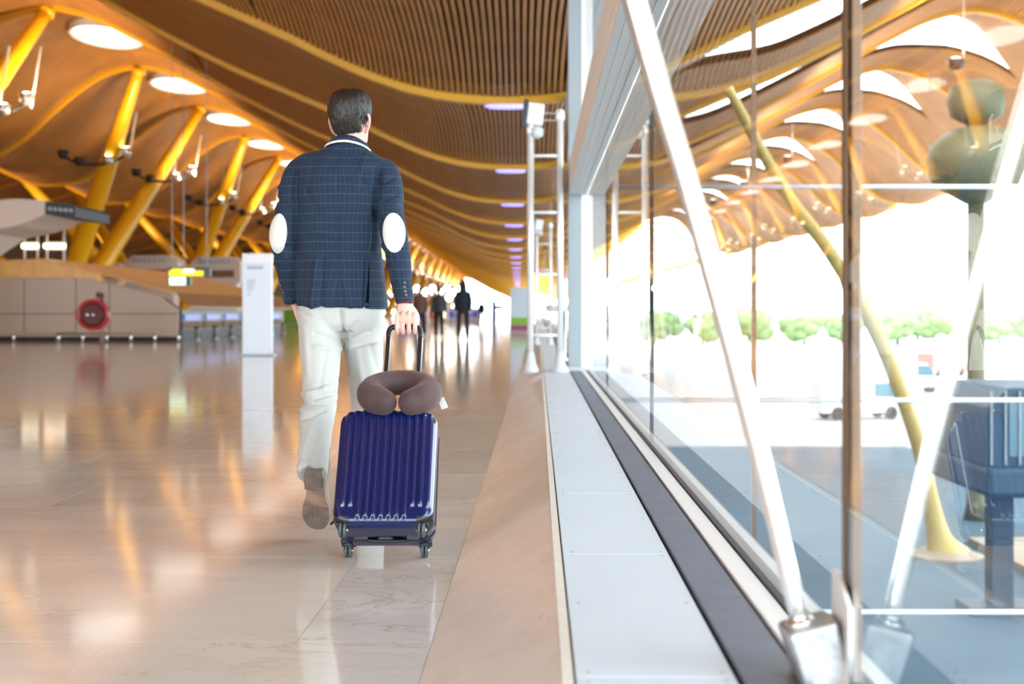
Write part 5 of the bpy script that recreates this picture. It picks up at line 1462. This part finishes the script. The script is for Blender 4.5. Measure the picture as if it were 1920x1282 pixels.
# ---- shoes
def shoe(mtx):
    """toe along +x, sole at z=0, heel at x=-0.14"""
    oln = [(-0.140, 0.020), (-0.136, 0.031), (-0.10, 0.036), (-0.05, 0.033), (0.0, 0.036), (0.045, 0.047), (0.09, 0.049), (0.125, 0.040), (0.147, 0.022), (0.152, 0.0)]
    oln = catmull(oln, 4)
    full = [(x, y) for x, y in oln] + [(x, -y * 0.94) for x, y in reversed(oln[:-1])]
    up = B(); rg = []
    for z, k, xo in ((0.014, 1.0, 0), (0.030, 0.99, 0), (0.045, 0.93, 0), (0.060, 0.84, -0.006)):
        rg.append([Vector((x * (0.985 if z > 0.04 else 1) + xo, y * k, z + max(0, 0.010 * (x < -0.02)))) for x, y in full])
    for z, xa, xb, k in ((0.072, -0.134, 0.085, 0.78), (0.085, -0.134, 0.045, 0.80), (0.100, -0.134, 0.008, 0.80), (0.118, -0.136, -0.018, 0.84), (0.126, -0.137, -0.022, 0.86)):
        rg.append([Vector((xa + (x + 0.14) / 0.292 * (xb - xa), max(-0.036, min(0.036, y)) * k, z + (0.008 if x < -0.1 else 0))) for x, y in full])
    rings_to(up, rg); bmesh.ops.transform(up, matrix=mtx, verts=up.verts)
    o = obj('shoe', up, M['suede'], man, True)
    b_ = B(); prism(b_, [(x * 1.02, y * 1.06) for x, y in full], 'z', 0.006, 0.016); bmesh.ops.transform(b_, matrix=mtx, verts=b_.verts); obj('sole', b_, M['sole'], o)
    fr_ = [(x, y) for x, y in full if x > 0.02]
    pts = [(x * 1.02, y * 1.06) for x, y in full if x >= 0.04]
    b_ = B(); prism(b_, pts, 'z', 0.0, 0.0075); bmesh.ops.transform(b_, matrix=mtx, verts=b_.verts); obj('forefoot_tread', b_, M['soledark'], o)
    pts = [(x * 1.02, y * 1.08) for x, y in full if x <= -0.05]
    k_ = len([1 for x, y in oln if x <= -0.05])
    pts = pts[:k_] + pts[k_:]
    b_ = B(); prism(b_, pts, 'z', -0.014, 0.0075); bmesh.ops.transform(b_, matrix=mtx, verts=b_.verts); obj('heel', b_, M['soledark'], o)
    for x0, x1, y0 in ((0.045, 0.085, 0.004), (0.085, 0.13, -0.012)):
        b_ = B(); box(b_, x0, x1, y0 - 0.0015, y0 + 0.0015, -0.0015, 0.001); bmesh.ops.transform(b_, matrix=mtx, verts=b_.verts); obj('tread_bar', b_, M['sole'], o)
    return o
# trailing foot: heel lifted, sole towards us
toe = Vector((-0.826, 5.315, 0.052)); heel = Vector((-0.809, 5.160, 0.275))
xa = (toe - heel).normalized()
za = Vector((0, 1, 0)); za = (za - xa * xa.dot(za)).normalized(); za = (za + Vector((0.06, 0, 0))).normalized(); za = (za - xa * xa.dot(za)).normalized()
ya = za.cross(xa)
mid = (toe + heel) / 2
mt = Matrix(((xa.x, ya.x, za.x, mid.x), (xa.y, ya.y, za.y, mid.y), (xa.z, ya.z, za.z, mid.z), (0, 0, 0, 1)))
shoe(mt)
shoe(Matrix.Translation((-0.702, 6.085, 0.014)) @ Matrix.Rotation(R(90), 4, 'Z'))

# ================================================================ walkers ahead
def walker(loc, h, coat_m, leg_m, hood, label, stride=0.30, ph=1, coat_len=0.45, hairm=None, vox=0.014):
    k = h / 1.75
    S = lambda *p: tuple(q * k for q in p)
    bm = B()
    tube(bm, [S(0, 0.02, 1.52, 0.03, 0.04), S(0, 0.03, 1.56, 0.06, 0.075), S(0, 0.02, 1.65, 0.075, 0.095), S(0, 0.01, 1.71, 0.06, 0.075), S(0, 0.01, 1.745, 0.02, 0.03)], 16, 4, round_end=2)
    tube(bm, [S(0, 0, 0.9, 0.13, 0.09), S(0, 0, 1.2, 0.14, 0.09), S(0, 0, 1.40, 0.13, 0.08), S(0, 0.01, 1.46, 0.06, 0.06), S(0, 0.015, 1.56, 0.052, 0.055)], 16, 3)
    arms = {}
    for s_ in (-1, 1):
        sw = -s_ * ph * 0.13
        A = [S(s_ * 0.185, 0, 1.39, 0.04), S(s_ * 0.225, sw * 0.3, 1.13, 0.036), S(s_ * 0.22, sw + 0.04, 0.90, 0.027), S(s_ * 0.215, sw + 0.06, 0.82, 0.026, 0.04)]
        arms[s_] = A; tube(bm, A, 10, 3, round_end=2)
        for f in range(4):
            y0 = sw + 0.035 + 0.018 * f
            tube(bm, [S(s_ * 0.214, y0, 0.82, 0.009), S(s_ * 0.208, y0 + 0.006, 0.775, 0.0085), S(s_ * 0.196, y0 + 0.01, 0.745, 0.007)], 8, 2, round_end=2)
        tube(bm, [S(s_ * 0.205, sw + 0.085, 0.85, 0.010), S(s_ * 0.195, sw + 0.11, 0.81, 0.009)], 8, 2, round_end=2)
        st_ = s_ * ph * stride
        tube(bm, [S(s_ * 0.09, 0, 0.92, 0.07), S(s_ * 0.11, st_ * 0.45 + 0.03, 0.5, 0.05), S(s_ * 0.125, st_, 0.09, 0.04)], 10, 3, round_end=2)
    me = fuse(bm, 0.0085 * k, 3); o = link('person', me, M['skin'], None, True); o.location = loc
    tag(o, label, 'person', 'people walking ahead')
    bm = B()
    tube(bm, [S(0, 0.005, coat_len + 0.42, 0.19, 0.135), S(0, 0.005, 1.05, 0.175, 0.125), S(0, 0, 1.25, 0.185, 0.125), S(0, 0, 1.38, 0.19, 0.11), S(0, 0.0, 1.46, 0.11, 0.085), S(0, 0.01, 1.51, 0.075, 0.075)], 20, 3)
    for s_ in (-1, 1):
        A = arms[s_]; tube(bm, [(A[0][0] * 0.9, A[0][1], A[0][2], 0.068 * k), (*A[1][:3], 0.060 * k), (*A[2][:3], 0.045 * k)], 14, 4, round_end=1)
    if hood:
        tube(bm, [S(0, 0.0, 1.44, 0.11, 0.10), S(0, 0.0, 1.54, 0.115, 0.125), S(0, -0.005, 1.66, 0.108, 0.125), S(0, -0.01, 1.75, 0.075, 0.095), S(0, -0.015, 1.80, 0.03, 0.05)], 18, 4, round_end=2)
    link('hooded_coat' if hood else 'coat', fuse(bm, vox * k, 3), coat_m, o, True)
    if not hood:
        bm = B(); tube(bm, [S(0, -0.005, 1.575, 0.066, 0.075), S(0, -0.002, 1.63, 0.084, 0.102), S(0, 0.004, 1.70, 0.078, 0.098), S(0, 0.008, 1.755, 0.045, 0.06)], 18, 4, round_end=2)
        obj('hair', bm, hairm or M['hair'], o, True)
    bm = B(); tube(bm, [S(0, 0, 1.02, 0.15, 0.10), S(0, 0, 0.9, 0.165, 0.115), S(0, 0, 0.80, 0.15, 0.1)], 16, 3)
    for s_ in (-1, 1):
        st_ = s_ * ph * stride
        tube(bm, [S(s_ * 0.085, 0, 0.90, 0.088), S(s_ * 0.11, st_ * 0.45 + 0.03, 0.5, 0.074), S(s_ * 0.125, st_, 0.10, 0.064)], 14, 4)
    link('trousers', fuse(bm, vox * k, 3), leg_m, o, True)
    for s_ in (-1, 1):
        st_ = s_ * ph * stride
        bm = B(); tube(bm, [S(s_ * 0.125, st_ - 0.07, 0.045, 0.036, 0.042), S(s_ * 0.125, st_ + 0.02, 0.05, 0.042, 0.046), S(s_ * 0.13, st_ + 0.10, 0.035, 0.045, 0.033), S(s_ * 0.13, st_ + 0.16, 0.025, 0.035, 0.023)], 12, 3, round_end=2); obj('shoe', bm, M['black'], o, True)
    return o
M['browncoat'] = mat('brown_wool_coat', (0.13, 0.07, 0.04), 0.9)
M['charcoal'] = mat('charcoal_cloth', (0.035, 0.036, 0.042), 0.9)
M['darknavy'] = mat('dark_navy_cloth', (0.008, 0.012, 0.02), 0.9)
M['blackcloth'] = mat('black_cloth', (0.008, 0.008, 0.009), 0.9)
def wl_at(px, py): Y = F * EYE / (py - CY); return ((px - CX) / F * Y, Y, 0.0)
walker(wl_at(788, 631), 1.72, M['browncoat'], M['blackcloth'], False, 'person walking away in a mid-length brown coat', 0.22, 1, 0.40)
walker(wl_at(823, 634), 1.66, M['charcoal'], M['blackcloth'], False, 'person walking away in a short charcoal jacket and black trousers', 0.26, -1, 0.50)
walker(wl_at(868, 637), 1.80, M['darknavy'], M['darknavy'], True, 'person walking away with the hood of a dark navy coat up', 0.30, 1, 0.38)
walker(wl_at(903, 606), 1.70, M['darknavy'], M['blackcloth'], False, 'small distant dark figure walking near the bright hall end', 0.22, 1, 0.45, vox=0.02)
